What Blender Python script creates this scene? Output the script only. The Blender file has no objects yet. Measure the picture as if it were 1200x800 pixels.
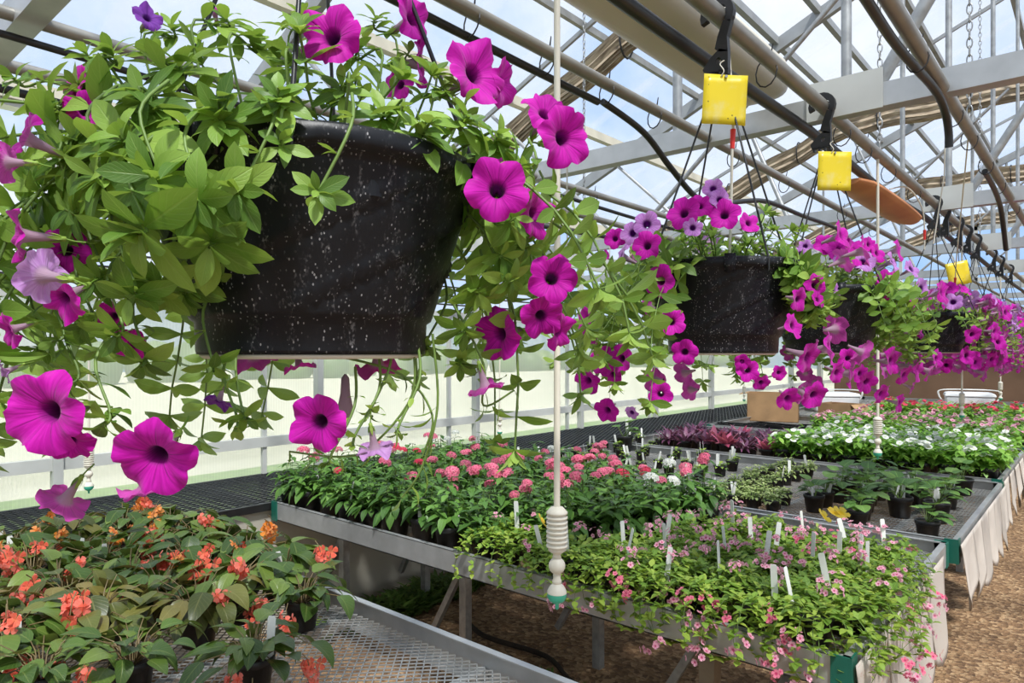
import bpy, math, random
import numpy as np
from mathutils import Vector, Matrix

SC = bpy.context.scene
COL = SC.collection
PI = math.pi
rnd = random.Random(11)

# ------------------------------------------------------------------ mesh building
class G:
    def __init__(s): s.V=[]; s.F=[]; s.M=[]; s.U=[]; s.n=0
    def add(s, V, F, mi=0, uv=None):
        V=np.asarray(V,dtype=float)
        s.V.append(V); s.F.append((F+s.n).tolist() if isinstance(F,np.ndarray) else [[int(i)+s.n for i in f] for f in F]); s.M.append([mi]*len(F))
        s.U.append(np.zeros((len(V),2)) if uv is None else np.asarray(uv,dtype=float)); s.n+=len(V)
        return s
    def mesh(s, name, mats, smooth=True):
        me=bpy.data.meshes.new(name)
        V=np.concatenate(s.V); F=[tuple(f) for l in s.F for f in l]
        me.from_pydata(V.tolist(),[],F)
        for m in mats: me.materials.append(m)
        me.polygons.foreach_set('material_index',np.array([m for l in s.M for m in l],dtype=np.int32))
        me.polygons.foreach_set('use_smooth',np.full(len(F),smooth))
        U=np.concatenate(s.U)
        a=me.attributes.new('luv','FLOAT_VECTOR','POINT')
        a.data.foreach_set('vector',np.column_stack([U,np.zeros(len(U))]).astype(np.float32).ravel())
        me.update(); return me
    def build(s, name, mats, parent=None, smooth=True):
        if not isinstance(mats,(list,tuple)): mats=[mats]
        return link(name, s.mesh(name,mats,smooth), parent)

def link(name, data, parent=None, M=None):
    o=bpy.data.objects.new(name,data); COL.objects.link(o)
    if parent is not None: o.parent=parent
    if M is not None: o.matrix_local=M
    return o
def tag(o,label=None,cat=None,group=None,kind=None):
    if label: o['label']=label
    if cat: o['category']=cat
    if group: o['group']=group
    if kind: o['kind']=kind
    return o
def empty(name,loc,label,cat,group=None,rz=0):
    o=link(name,None); o.location=loc; o.rotation_euler=(0,0,rz); o.empty_display_size=.05
    return tag(o,label,cat,group)

BOXF=[(0,3,2,1),(4,5,6,7),(0,1,5,4),(1,2,6,5),(2,3,7,6),(3,0,4,7)]
def box(g,x0,x1,y0,y1,z0,z1,mi=0):
    return g.add([(x0,y0,z0),(x1,y0,z0),(x1,y1,z0),(x0,y1,z0),(x0,y0,z1),(x1,y0,z1),(x1,y1,z1),(x0,y1,z1)],BOXF,mi)
def unit(v):
    v=np.asarray(v,float); n=np.linalg.norm(v); return v/n if n>1e-9 else np.array([0,0,1.])
def beam(g,p,q,w,h,mi=0,up=(0,0,1)):
    p=np.array(p,float);q=np.array(q,float);d=unit(q-p);s=unit(np.cross(d,up) if abs(np.dot(d,unit(up)))<.99 else np.cross(d,(0,1,0)));u=np.cross(s,d)
    a=s*w/2;b=u*h/2
    V=[p-a-b,p+a-b,p+a+b,p-a+b,q-a-b,q+a-b,q+a+b,q-a+b]
    return g.add(V,BOXF,mi)
def tube(g,P,r0,r1=None,sides=6,mi=0,cap=True):
    P=np.asarray(P,float); n=len(P); r1=r0 if r1 is None else r1
    T=np.gradient(P,axis=0); T/= (np.linalg.norm(T,axis=1,keepdims=True)+1e-12)
    ref=np.array([0,0,1.]) if abs(T[0][2])<.9 else np.array([1.,0,0])
    V=[];a=np.linspace(0,2*PI,sides,endpoint=False)
    s=unit(np.cross(T[0],ref))
    for i in range(n):
        s=unit(s-T[i]*np.dot(s,T[i])); u=np.cross(T[i],s); r=r0+(r1-r0)*i/(n-1)
        V.append(P[i]+r*(np.cos(a)[:,None]*s+np.sin(a)[:,None]*u))
    V=np.concatenate(V);F=[]
    for i in range(n-1):
        for k in range(sides):
            k2=(k+1)%sides
            F.append((i*sides+k,i*sides+k2,(i+1)*sides+k2,(i+1)*sides+k))
    uv=np.zeros((len(V),2)); uv[:,1]=np.repeat(np.linspace(0,1,n),sides)
    g.add(V,F,mi,uv)
    if cap:
        for i,rev in ((0,1),(n-1,0)):
            ring=V[i*sides:(i+1)*sides]; c=P[i]
            Fc=[(k,(k+1)%sides,sides) if not rev else ((k+1)%sides,k,sides) for k in range(sides)]
            g.add(np.vstack([ring,c]),Fc,mi)
    return g
def lathe(g,prof,seg=32,mi=0,c=(0,0,0),fn=None):
    n=len(prof);V=[]
    for i,(r,z) in enumerate(prof):
        for k in range(seg):
            a=2*PI*k/seg; rr=r+(fn(a,z,i) if fn else 0)
            V.append((c[0]+rr*math.cos(a),c[1]+rr*math.sin(a),c[2]+z))
    F=[(i*seg+k,i*seg+(k+1)%seg,(i+1)*seg+(k+1)%seg,(i+1)*seg+k) for i in range(n-1) for k in range(seg)]
    return g.add(V,F,mi)
def ico(g,c,r,mi=0,seg=8,sq=1.0):
    prof=[(r*math.sin(PI*i/6)+1e-5,-r*sq*math.cos(PI*i/6)) for i in range(7)]
    return lathe(g,prof,seg,mi,c)

# ------------------------------------------------------------------ leaves and flowers
def profile(shape,t):
    if shape=='spat': p=math.sin(PI*t**1.15)**.85 if 0<t<1 else 0; return max(p,.10 if t<.25 else 0)
    if shape=='ovate': p=math.sin(PI*t**.8)**.95 if 0<t<1 else 0; return max(p,.07 if t<.15 else 0)
    if shape=='wing': p=math.sin(PI*t**.62)**.8 if 0<t<1 else 0; return max(p,.25 if t<.1 else 0)
    if shape=='heart': p=math.sin(PI*min(1,(t*.9+.1))**.75)**.6 if t<1 else 0; return p
    if shape=='strap': p=math.sin(PI*t**.7)**.7 if 0<t<1 else 0; return max(p,.4 if t<.2 else 0)
    return math.sin(PI*t)
_lt={}
def leaf_tpl(shape,ratio,droop,fold,nL=6,nW=4,wav=0.0,asym=0.0):
    key=(shape,ratio,droop,fold,nL,nW,wav,asym)
    if key in _lt: return _lt[key]
    V=[];U=[];x=z=0
    for i in range(nL+1):
        t=i/nL
        if i: a=droop*(t-.5/nL); x+=math.cos(a)/nL; z-=math.sin(a)/nL
        w=profile(shape,t)*ratio/2+.004
        for j in range(nW+1):
            s=j/nW*2-1; ws=w*(1+asym*s)
            V.append((x, s*ws, z+abs(s)*w*fold+wav*math.sin(t*9+s*2)*abs(s)*w))
            U.append((j/nW,t))
    F=[(i*(nW+1)+j,(i+1)*(nW+1)+j,(i+1)*(nW+1)+j+1,i*(nW+1)+j+1) for i in range(nL) for j in range(nW)]
    _lt[key]=(np.array(V),np.array(F),np.array(U)); return _lt[key]
def basis(d,n):
    d=unit(d); y=np.cross(n,d)
    if np.linalg.norm(y)<1e-3: y=np.cross((1,0.2,0),d)
    y=unit(y); z=np.cross(d,y); return np.column_stack([d,y,z])
def put(g,tpl,p,d,n,L,mi=0):
    V,F,U=tpl; return g.add(V@ (basis(d,n).T*L)+np.asarray(p),F,mi,U)

def corolla(R,seed,nt=40,nr=8,depth=1.25,mi=0,reflex=0.12):
    """petunia trumpet, opens towards +Z, tube going to -Z, mouth centre near the origin"""
    r=random.Random(seed); ph=[r.uniform(-1,1) for _ in range(8)]
    V=[];U=[]
    for i in range(nr+1):
        s=i/nr
        for k in range(nt):
            th=2*PI*k/nt; lobe=abs(math.sin(2.5*th)); 
            if s<.3: rad=R*(.07+.16*(s/.3)**1.2); z=-R*depth*(1-s/.3)**.9-R*.30
            else:
                q=(s-.3)/.7; rad=R*(.23+.77*q); z=-R*.30*(1-q)**1.6+0
                rad*=1-(1-(.80+.20*lobe**.5+.05*max(0,lobe-.85)*6*.6))*q**2
                z+=-R*reflex*q**3 + R*q*q*(.12*math.sin(5*th+ph[0]*3)+.10*math.sin(3*th+ph[1]*3)+.14*ph[2]*math.sin(th+ph[3]*3)+.07*math.sin(10*th+ph[4]*3)+.09*ph[5]*math.sin(2*th+ph[6]*3)) + R*.06*q*(1-lobe)*-1
            V.append((rad*math.cos(th),rad*math.sin(th),z)); U.append((5*k/nt if k<nt else 5,s))
    F=[(i*nt+k,(i+1)*nt+k,(i+1)*nt+(k+1)%nt,i*nt+(k+1)%nt) for i in range(nr) for k in range(nt)]
    return np.array(V),np.array(F),np.array(U)

def star5(g,c,d,r,mi=0,pet=5,wid=.62,seed=0,cup=.15):
    """little flat flower of separate rounded petals"""
    B=basis(np.cross(d,(.3,.5,.8)),d)   # columns x,y,z(normal)
    for k in range(pet):
        a=2*PI*k/pet+seed
        dx=B[:,0]*math.cos(a)+B[:,1]*math.sin(a); dy=-B[:,0]*math.sin(a)+B[:,1]*math.cos(a); n=B[:,2]
        V=[np.asarray(c)];U=[(0.5,0)]
        for (t,w) in ((.45,-wid*.38),(.85,-wid*.5),(1.0,0),(.85,wid*.5),(.45,wid*.38)):
            V.append(np.asarray(c)+r*(t*dx+w*dy+cup*t*t*n)); U.append((w+.5,t))
        g.add(V,[(0,1,2,3),(0,3,4,5)],mi,U)

# ------------------------------------------------------------------ materials
def newmat(name):
    m=bpy.data.materials.new(name); m.use_nodes=True; nt=m.node_tree
    for n in list(nt.nodes): nt.nodes.remove(n)
    out=nt.nodes.new('ShaderNodeOutputMaterial'); return m,nt,out
class N:
    def __init__(s,nt): s.nt=nt
    def n(s,t,**kw):
        nd=s.nt.nodes.new('ShaderNode'+t)
        for k,v in kw.items():
            if k in nd.inputs and not hasattr(type(nd),k): nd.inputs[k].default_value=v
            else: setattr(nd,k,v)
        return nd
    def l(s,a,b): s.nt.links.new(a,b)
    def math(s,op,a,b=None,c=None):
        nd=s.nt.nodes.new('ShaderNodeMath'); nd.operation=op
        for i,v in enumerate((a,b,c)):
            if v is None: continue
            if isinstance(v,(int,float)): nd.inputs[i].default_value=v
            else: s.l(v,nd.inputs[i])
        return nd.outputs[0]
    def ramp(s,fac,stops):
        nd=s.nt.nodes.new('ShaderNodeValToRGB'); e=nd.color_ramp.elements
        while len(e)<len(stops): e.new(.5)
        for i,(p,c) in enumerate(stops): e[i].position=p; e[i].color=(*c,1)
        s.l(fac,nd.inputs[0]); return nd.outputs[0]
    def mix(s,fac,a,b,bt='MIX'):
        nd=s.nt.nodes.new('ShaderNodeMix'); nd.data_type='RGBA'; nd.blend_type=bt
        for sock,v in ((nd.inputs['Factor'],fac),(nd.inputs[6],a),(nd.inputs[7],b)):
            if isinstance(v,(int,float)): sock.default_value=v
            elif isinstance(v,tuple): sock.default_value=(*v,1)
            else: s.l(v,sock)
        return nd.outputs[2]
    def smooth(s,v,a,b):
        nd=s.nt.nodes.new('ShaderNodeMapRange'); nd.interpolation_type='SMOOTHSTEP'
        s.l(v,nd.inputs[0]); nd.inputs[1].default_value=a; nd.inputs[2].default_value=b; return nd.outputs[0]
    def bump(s,h,strength=.3,dist=.01):
        nd=s.nt.nodes.new('ShaderNodeBump'); s.l(h,nd.inputs['Height']); nd.inputs['Strength'].default_value=strength; nd.inputs['Distance'].default_value=dist
        return nd.outputs[0]
    def noise(s,scale,detail=4,vec=None,rough=.5):
        nd=s.nt.nodes.new('ShaderNodeTexNoise'); nd.inputs['Scale'].default_value=scale; nd.inputs['Detail'].default_value=detail; nd.inputs['Roughness'].default_value=rough
        if vec is None:
            tc=s.nt.nodes.new('ShaderNodeTexCoord'); vec=tc.outputs['Object']
        s.l(vec,nd.inputs['Vector']); return nd.outputs[0]

def plain(name,col,rough=.5,metal=0,var=.12,nscale=8,bump=0,spec=.5,col2=None,coat=0):
    m,nt,out=newmat(name); h=N(nt); p=h.n('BsdfPrincipled'); 
    p.inputs['Roughness'].default_value=rough; p.inputs['Metallic'].default_value=metal; p.inputs['Specular IOR Level'].default_value=spec
    nz=h.noise(nscale,5)
    c2=col2 or tuple(max(0,c*(1-var*2)) for c in col)
    c=h.ramp(nz,[(.3,c2),(.7,col)]); h.l(c,p.inputs['Base Color'])
    if bump: h.l(h.bump(nz,bump),p.inputs['Normal'])
    h.l(p.outputs[0],out.inputs[0]); return m

def leafmat(name,cd,cm,cl,rough=.45,vein=.35,veincol=None,trans=.3,bump=.35):
    m,nt,out=newmat(name); h=N(nt)
    geo=h.n('NewGeometry'); at=h.n('Attribute',attribute_name='luv'); sp=h.n('SeparateXYZ'); h.l(at.outputs['Vector'],sp.inputs[0])
    oi=h.n('ObjectInfo')
    f=h.math('ADD',h.math('MULTIPLY',geo.outputs['Random Per Island'],.8),h.math('MULTIPLY',oi.outputs['Random'],.2))
    base=h.ramp(f,[(0.05,cd),(.5,cm),(.95,cl)])
    au=h.math('ABSOLUTE',h.math('SUBTRACT',sp.outputs[0],.5))
    mid=h.math('SUBTRACT',1,h.smooth(au,.012,.05))
    sv=h.math('SINE',h.math('MULTIPLY',h.math('SUBTRACT',sp.outputs[1],h.math('MULTIPLY',au,.7)),48))
    sv=h.math('MULTIPLY',h.smooth(sv,.55,1.0),.35)
    vn=h.math('MULTIPLY',h.math('MAXIMUM',mid,sv),vein)
    vc=veincol or tuple(min(1,c*1.7+.03) for c in cl)
    col=h.mix(vn,base,vc)
    nz=h.noise(60,3); col=h.mix(h.math('MULTIPLY',nz,.25),col,tuple(c*.6 for c in cd))
    col=h.mix(h.math('MULTIPLY',geo.outputs['Backfacing'],.35),col,tuple(min(1,c*.9+.05) for c in cl))
    p=h.n('BsdfPrincipled'); p.inputs['Roughness'].default_value=rough; p.inputs['Specular IOR Level'].default_value=.45
    h.l(col,p.inputs['Base Color'])
    hgt=h.math('SUBTRACT',h.math('MULTIPLY',nz,.3),h.math('MAXIMUM',mid,sv)); h.l(h.bump(hgt,bump,.001),p.inputs['Normal'])
    tr=h.n('BsdfTranslucent'); tc=h.mix(1.0,col,(1.0,1.0,.45),'MULTIPLY'); 
    tc=h.mix(.35,tc,cl); h.l(tc,tr.inputs[0])
    mx=h.n('MixShader'); mx.inputs[0].default_value=trans; h.l(p.outputs[0],mx.inputs[1]); h.l(tr.outputs[0],mx.inputs[2])
    h.l(mx.outputs[0],out.inputs[0]); return m

def petalmat(name,main,light,throat,thr=(.2,.42),vein=.5,trans=.3,back=.3,backcol=None):
    m,nt,out=newmat(name); h=N(nt)
    geo=h.n('NewGeometry'); at=h.n('Attribute',attribute_name='luv'); sp=h.n('SeparateXYZ'); h.l(at.outputs['Vector'],sp.inputs[0])
    oi=h.n('ObjectInfo'); u,v=sp.outputs[0],sp.outputs[1]
    fr=h.math('ABSOLUTE',h.math('SUBTRACT',h.math('FRACT',u),.5))   # 0 mid lobe .5 between
    cv=h.n('CombineXYZ'); h.l(h.math('MULTIPLY',u,7),cv.inputs[0]); h.l(h.math('MULTIPLY',v,1.2),cv.inputs[1]); h.l(oi.outputs['Random'],cv.inputs[2])
    nz=h.noise(1.6,3,cv.outputs[0])
    base=h.mix(h.smooth(nz,.35,.75),main,light)
    base=h.mix(h.math('MULTIPLY',oi.outputs['Random'],.35),base,light)
    vl=h.math('MULTIPLY',h.math('SUBTRACT',1,h.smooth(fr,.0,.045)),h.math('SUBTRACT',1,h.smooth(v,.4,.98)))
    vl2=h.math('MULTIPLY',h.smooth(fr,.455,.5),h.math('SUBTRACT',1,h.smooth(v,.7,1.0)))
    base=h.mix(h.math('MULTIPLY',h.math('MAXIMUM',vl,h.math('MULTIPLY',vl2,.6)),vein),base,throat)
    th=h.math('SUBTRACT',1,h.smooth(v,thr[0],thr[1]))
    base=h.mix(th,base,throat)
    bk=backcol or tuple(min(1,c*.6+.22) for c in light)
    tubem=h.math('SUBTRACT',1,h.smooth(v,.25,.5))
    bcol=h.mix(h.math('MULTIPLY',tubem,.85),h.mix(back,base,bk),(.50,.33,.42) if name in('magenta_petal','lavender_petal','purple_petal') else main)
    col=h.mix(geo.outputs['Backfacing'],base,bcol)
    p=h.n('BsdfPrincipled'); p.inputs['Roughness'].default_value=.6; p.inputs['Specular IOR Level'].default_value=.2
    p.inputs['Sheen Weight'].default_value=.15
    h.l(col,p.inputs['Base Color']); h.l(h.bump(h.math('MULTIPLY',h.math('ADD',nz,h.math('MULTIPLY',vl,-1)),1),.35,.002),p.inputs['Normal'])
    tr=h.n('BsdfTranslucent'); h.l(col,tr.inputs[0])
    mx=h.n('MixShader'); mx.inputs[0].default_value=trans; h.l(p.outputs[0],mx.inputs[1]); h.l(tr.outputs[0],mx.inputs[2])
    h.l(mx.outputs[0],out.inputs[0]); return m

def sheetmat(name,clear,tint,trcol,lines=0,rough=.5,axis=1,freq=40,scat=1.0,dirt=.15):
    """translucent twin-wall glazing: part clear, part milky"""
    m,nt,out=newmat(name); h=N(nt)
    tp=h.n('BsdfTransparent'); tp.inputs[0].default_value=(*tint,1)
    tr=h.n('BsdfTranslucent'); df=h.n('BsdfDiffuse')
    nz=h.noise(.9,4); nz2=h.noise(7,4)
    c=h.mix(h.math('MULTIPLY',nz2,dirt),trcol,tuple(x*.6 for x in trcol)); h.l(c,tr.inputs[0]); h.l(c,df.inputs[0])
    m1=h.n('MixShader'); m1.inputs[0].default_value=.35; h.l(tr.outputs[0],m1.inputs[1]); h.l(df.outputs[0],m1.inputs[2])
    tc=h.n('TexCoord'); sp=h.n('SeparateXYZ'); h.l(tc.outputs['Object'],sp.inputs[0])
    ln=h.smooth(h.math('SINE',h.math('MULTIPLY',sp.outputs[axis],freq)),.7,1.0)
    fac=h.math('ADD',h.math('MULTIPLY',h.math('SUBTRACT',nz,.5),.25),1-clear)
    fac=h.math('ADD',fac,h.math('MULTIPLY',ln,lines))
    fac=h.math('MINIMUM',h.math('MAXIMUM',fac,0.02),1)
    mx=h.n('MixShader'); h.l(fac,mx.inputs[0]); h.l(tp.outputs[0],mx.inputs[1]); h.l(m1.outputs[0],mx.inputs[2])
    h.l(mx.outputs[0],out.inputs[0]); return m

M={}
M['alu']=plain('aluminium',(.50,.51,.51),.42,.55,.10,14,.05)
M['galv']=plain('galvanised_steel',(.42,.43,.43),.45,.6,.16,30,.08)
M['pipe']=plain('grey_pipe',(.34,.33,.30),.45,.5,.14,12,.05)
M['rafter']=plain('dull_aluminium',(.36,.37,.37),.5,.35,.10,9,.04)
M['cream_bar']=plain('cream_purlin',(.62,.58,.46),.55,.0,.08,6)
M['black']=plain('black_plastic',(.014,.014,.015),.42,0,.2,20,.05)
M['hose']=plain('black_hose',(.02,.02,.021),.38,0,.2,20)
M['white']=plain('white_plastic',(.78,.78,.74),.45,0,.05,10)
M['cord']=plain('cream_tubing',(.68,.64,.54),.5,0,.06,10)
M['red']=plain('red_plastic',(.75,.03,.02),.4,0,.08,10)
M['green_plastic']=plain('green_plastic',(.01,.13,.09),.4,0,.1,10)
M['mint']=plain('mint_plastic',(.05,.42,.28),.35,0,.08,10)
M['skirt']=plain('cream_board',(.55,.52,.44),.75,0,.10,3,.1)
M['wallframe']=plain('grey_white_frame',(.55,.56,.53),.5,.1,.06,8)
M['grey_wood']=plain('weathered_wood',(.30,.24,.17),.8,0,.15,12,.1)
M['cloth']=plain('off_white_cloth',(.62,.55,.48),.85,0,.10,7,.15)
M['cardboard']=plain('cardboard',(.42,.25,.12),.8,0,.1,8,.05)
M['brown_wall']=plain('brown_pad_wall',(.17,.10,.06),.9,0,.12,3,.1)
M['amber']=plain('amber_panel',(.60,.25,.09),.5,0,.18,5,.05,col2=(.42,.15,.05))
M['duct']=plain('cream_duct',(.66,.62,.52),.4,0,.06,4)
M['soil']=plain('potting_soil',(.035,.022,.014),.95,0,.3,120,.6)
M['stem']=plain('green_stem',(.16,.26,.05),.5,0,.15,30)
M['stemred']=plain('reddish_stem',(.18,.13,.05),.5,0,.2,30)
M['wire']=plain('black_wire',(.02,.02,.02),.35,.2,.2,30)
M['expmesh']=plain('expanded_metal',(.50,.51,.50),.45,.45,.15,25)
M['blackmesh']=plain('black_plastic_mesh',(.022,.024,.028),.35,0,.2,20)
M['cooler']=plain('cooler_white',(.75,.76,.76),.4,0,.03,5)
def speckled():
    m,nt,out=newmat('dusty_black_pot'); h=N(nt); p=h.n('BsdfPrincipled'); p.inputs['Roughness'].default_value=.42; p.inputs['Specular IOR Level'].default_value=.22
    tc=h.n('TexCoord'); mp=h.n('Mapping'); mp.inputs['Scale'].default_value=(1,1,.6); h.l(tc.outputs['Object'],mp.inputs[0])
    vo=h.n('TexVoronoi'); vo.inputs['Scale'].default_value=330; h.l(mp.outputs[0],vo.inputs['Vector'])
    sepc=h.n('SeparateColor'); h.l(vo.outputs['Color'],sepc.inputs[0])
    dots=h.math('MULTIPLY',h.math('LESS_THAN',vo.outputs['Distance'],.24),h.smooth(sepc.outputs[0],.35,.9))
    big=h.noise(22,3,mp.outputs[0]); streak_m=h.n('Mapping'); streak_m.inputs['Scale'].default_value=(60,60,5); h.l(tc.outputs['Object'],streak_m.inputs[0])
    st=h.noise(1.5,3,streak_m.outputs[0])
    fine=h.noise(420,2,mp.outputs[0])
    d=h.math('MULTIPLY',dots,h.smooth(big,.36,.55))
    d2=h.math('MULTIPLY',h.smooth(st,.5,.75),h.math('MULTIPLY',h.smooth(fine,.48,.7),.30))
    c=h.mix(h.math('MINIMUM',h.math('ADD',h.math('MULTIPLY',d,.55),d2),1),(.010,.011,.014),(.48,.47,.48))
    h.l(c,p.inputs['Base Color']); h.l(h.bump(fine,.15,.001),p.inputs['Normal']); h.l(h.math('ADD',h.math('MULTIPLY',d,.3),.38),p.inputs['Roughness'])
    h.l(p.outputs[0],out.inputs[0]); return m
M['dusty']=speckled()
def pleated():
    m,nt,out=newmat('folded_shade_cloth'); h=N(nt); p=h.n('BsdfPrincipled'); p.inputs['Roughness'].default_value=.75
    at=h.n('Attribute',attribute_name='luv'); sp=h.n('SeparateXYZ'); h.l(at.outputs['Vector'],sp.inputs[0])
    cv=h.n('CombineXYZ'); h.l(h.math('MULTIPLY',sp.outputs[0],60),cv.inputs[0]); h.l(h.math('MULTIPLY',sp.outputs[1],6),cv.inputs[1])
    nz=h.noise(1.0,4,cv.outputs[0])
    h.l(h.ramp(nz,[(.3,(.14,.10,.065)),(.5,(.36,.28,.19)),(.72,(.52,.44,.32))]),p.inputs['Base Color']); h.l(h.bump(nz,.6,.01),p.inputs['Normal'])
    h.l(p.outputs[0],out.inputs[0]); return m
M['curtain']=pleated()
def stickymat():
    m,nt,out=newmat('yellow_sticky_card'); h=N(nt); p=h.n('BsdfPrincipled'); p.inputs['Roughness'].default_value=.3
    vo=h.n('TexVoronoi'); vo.inputs['Scale'].default_value=120; tc=h.n('TexCoord'); h.l(tc.outputs['Object'],vo.inputs['Vector'])
    sepc=h.n('SeparateColor'); h.l(vo.outputs['Color'],sepc.inputs[0])
    d=h.math('MULTIPLY',h.math('LESS_THAN',vo.outputs['Distance'],.22),h.smooth(sepc.outputs[0],.86,.9))
    nz=h.noise(25,4)
    c=h.mix(h.smooth(nz,.5,.75),(.90,.72,.03),(.88,.76,.25)); c=h.mix(h.math('MULTIPLY',d,.7),c,(.12,.08,.02))
    h.l(c,p.inputs['Base Color']); tr=h.n('BsdfTranslucent'); h.l(c,tr.inputs[0]); mx=h.n('MixShader'); mx.inputs[0].default_value=.25
    h.l(p.outputs[0],mx.inputs[1]); h.l(tr.outputs[0],mx.inputs[2]); h.l(mx.outputs[0],out.inputs[0]); return m
M['sticky']=stickymat()
def clothmarks():
    m,nt,out=newmat('printed_cloth'); h=N(nt); p=h.n('BsdfPrincipled'); p.inputs['Roughness'].default_value=.85
    at=h.n('Attribute',attribute_name='luv'); sp=h.n('SeparateXYZ'); h.l(at.outputs['Vector'],sp.inputs[0])
    cv=h.n('CombineXYZ'); h.l(h.math('MULTIPLY',sp.outputs[0],3),cv.inputs[0]); h.l(h.math('MULTIPLY',sp.outputs[1],14),cv.inputs[1])
    oi=h.n('ObjectInfo'); h.l(h.math('MULTIPLY',oi.outputs['Random'],30),cv.inputs[2])
    nz=h.noise(1.6,5,cv.outputs[0],.7)
    c=h.mix(h.math('MULTIPLY',h.smooth(nz,.60,.66),.5),(.66,.59,.52),(.60,.16,.10)); h.l(c,p.inputs['Base Color'])
    tr=h.n('BsdfTranslucent'); h.l(c,tr.inputs[0]); mx=h.n('MixShader'); mx.inputs[0].default_value=.3
    h.l(p.outputs[0],mx.inputs[1]); h.l(tr.outputs[0],mx.inputs[2]); h.l(mx.outputs[0],out.inputs[0]); return m
M['print']=clothmarks()
def ground_mat():
    m,nt,out=newmat('brown_mulch'); h=N(nt); p=h.n('BsdfPrincipled'); p.inputs['Roughness'].default_value=.95
    tc=h.n('TexCoord'); vo=h.n('TexVoronoi'); vo.inputs['Scale'].default_value=42; h.l(tc.outputs['Object'],vo.inputs['Vector'])
    n1=h.noise(3,6); n2=h.noise(70,4); sepc=h.n('SeparateColor'); h.l(vo.outputs['Color'],sepc.inputs[0])
    c=h.ramp(sepc.outputs[0],[(0,(.085,.040,.018)),(.55,(.26,.145,.065)),(1,(.50,.33,.18))])
    c=h.mix(h.math('MULTIPLY',h.smooth(n1,.3,.75),.35),c,(.17,.09,.045)); c=h.mix(h.math('MULTIPLY',n2,.35),c,(.34,.21,.11))
    h.l(c,p.inputs['Base Color']); h.l(h.bump(h.math('ADD',vo.outputs['Distance'],n2),.9,.015),p.inputs['Normal'])
    h.l(p.outputs[0],out.inputs[0]); return m
M['mulch']=ground_mat()
M['grass']=plain('outdoor_grass',(.26,.42,.09),.9,0,.25,6,.2)
M['gravel']=plain('pale_gravel',(.72,.68,.58),.9,0,.1,20,.2)
M['roofsheet']=sheetmat('roof_sheet',.80,(.95,.97,1.0),(.66,.66,.64),lines=.10,axis=1,freq=PI*2/.6,dirt=.3)
M['wallsheet']=sheetmat('wall_sheet',.58,(.94,.95,.91),(.74,.73,.67),lines=.06,axis=1,freq=PI*2/.02,dirt=.12)
# foliage and blooms
M['L_pet']=leafmat('petunia_leaf',(.060,.140,.018),(.18,.34,.042),(.42,.60,.11),.45,.3,(.42,.56,.16),.34)
M['L_beg']=leafmat('begonia_leaf',(.030,.070,.012),(.085,.155,.025),(.20,.27,.050),.36,.35,(.30,.36,.10),.2)
M['L_beg2']=leafmat('begonia_bronze_leaf',(.05,.07,.015),(.13,.15,.03),(.27,.20,.06),.36,.35,(.32,.30,.10),.2)
M['L_pen']=leafmat('penta_leaf',(.035,.10,.016),(.085,.20,.033),(.17,.34,.06),.42,.3,(.2,.34,.12),.22)
M['L_tra']=leafmat('trailing_leaf',(.09,.20,.02),(.22,.38,.05),(.44,.56,.09),.5,.2,None,.35)
M['L_vin']=leafmat('vinca_leaf',(.09,.25,.03),(.20,.42,.05),(.36,.60,.10),.4,.3,None,.3)
M['L_pur']=leafmat('purple_leaf',(.045,.012,.035),(.13,.035,.09),(.27,.10,.18),.4,.2,(.30,.12,.22),.2)
M['L_pnk']=leafmat('pink_leaf',(.30,.03,.09),(.50,.08,.18),(.65,.2,.30),.45,.2,None,.25)
M['L_pale']=leafmat('pale_cutting_leaf',(.16,.25,.06),(.32,.42,.13),(.52,.58,.26),.5,.2,None,.3)
M['L_cuc']=leafmat('squash_leaf',(.05,.13,.03),(.11,.24,.05),(.22,.38,.09),.5,.4,None,.28)
M['L_weed']=leafmat('weed_leaf',(.05,.12,.02),(.12,.22,.04),(.22,.33,.06),.5,.1,None,.3)
M['P_mag']=petalmat('magenta_petal',(.46,.0,.31),(.66,.01,.47),(.06,.0,.06),trans=.3)
M['P_lav']=petalmat('lavender_petal',(.42,.12,.50),(.60,.30,.68),(.08,.0,.13),thr=(.28,.5),trans=.3)
M['P_pur']=petalmat('purple_petal',(.14,.02,.30),(.26,.06,.45),(.04,.0,.10),trans=.3)
M['C_coral']=petalmat('coral_petal',(.85,.11,.06),(.92,.22,.14),(.85,.20,.10),vein=.1)
M['C_orange']=petalmat('orange_petal',(.85,.22,.03),(.92,.38,.06),(.85,.30,.05),vein=.1)
M['C_pink']=petalmat('pink_petal',(.78,.13,.24),(.88,.30,.40),(.60,.05,.16),vein=.1)
M['C_red']=petalmat('red_petal',(.70,.03,.09),(.80,.08,.15),(.50,.02,.05),vein=.1)
M['C_white']=petalmat('white_petal',(.80,.80,.76),(.88,.88,.85),(.70,.72,.50),vein=.05)
M['C_rose']=petalmat('rose_petal',(.75,.30,.42),(.86,.52,.60),(.55,.08,.20),vein=.1)
M['C_yel']=petalmat('yellow_petal',(.90,.62,.03),(.92,.72,.08),(.8,.4,.02),vein=.1)
# ------------------------------------------------------------------ the house
def struct(name,g,mats,smooth=False,parent=None):
    o=g.build(name,mats,parent,smooth)
    if parent is None: o['kind']='structure'
    return o
WX=-4.5; EZ=3.0; SL=.43; RX=2.0; EX=8.5; Y0g,Y1g=-4.0,16.0
def roofz(x): return EZ+SL*(min(x,2*RX-x)-WX)
struct('floor',box(G(),WX,EX,Y0g,Y1g,-.06,0),M['mulch'])
g=G()
box(g,-9.0,WX-.02,-14,26,-.10,-.02); struct('lawn',g,M['grass'])
g=G(); box(g,-60,-9.0,-40,70,-.14,-.05); struct('gravel_yard',g,M['gravel'])
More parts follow.
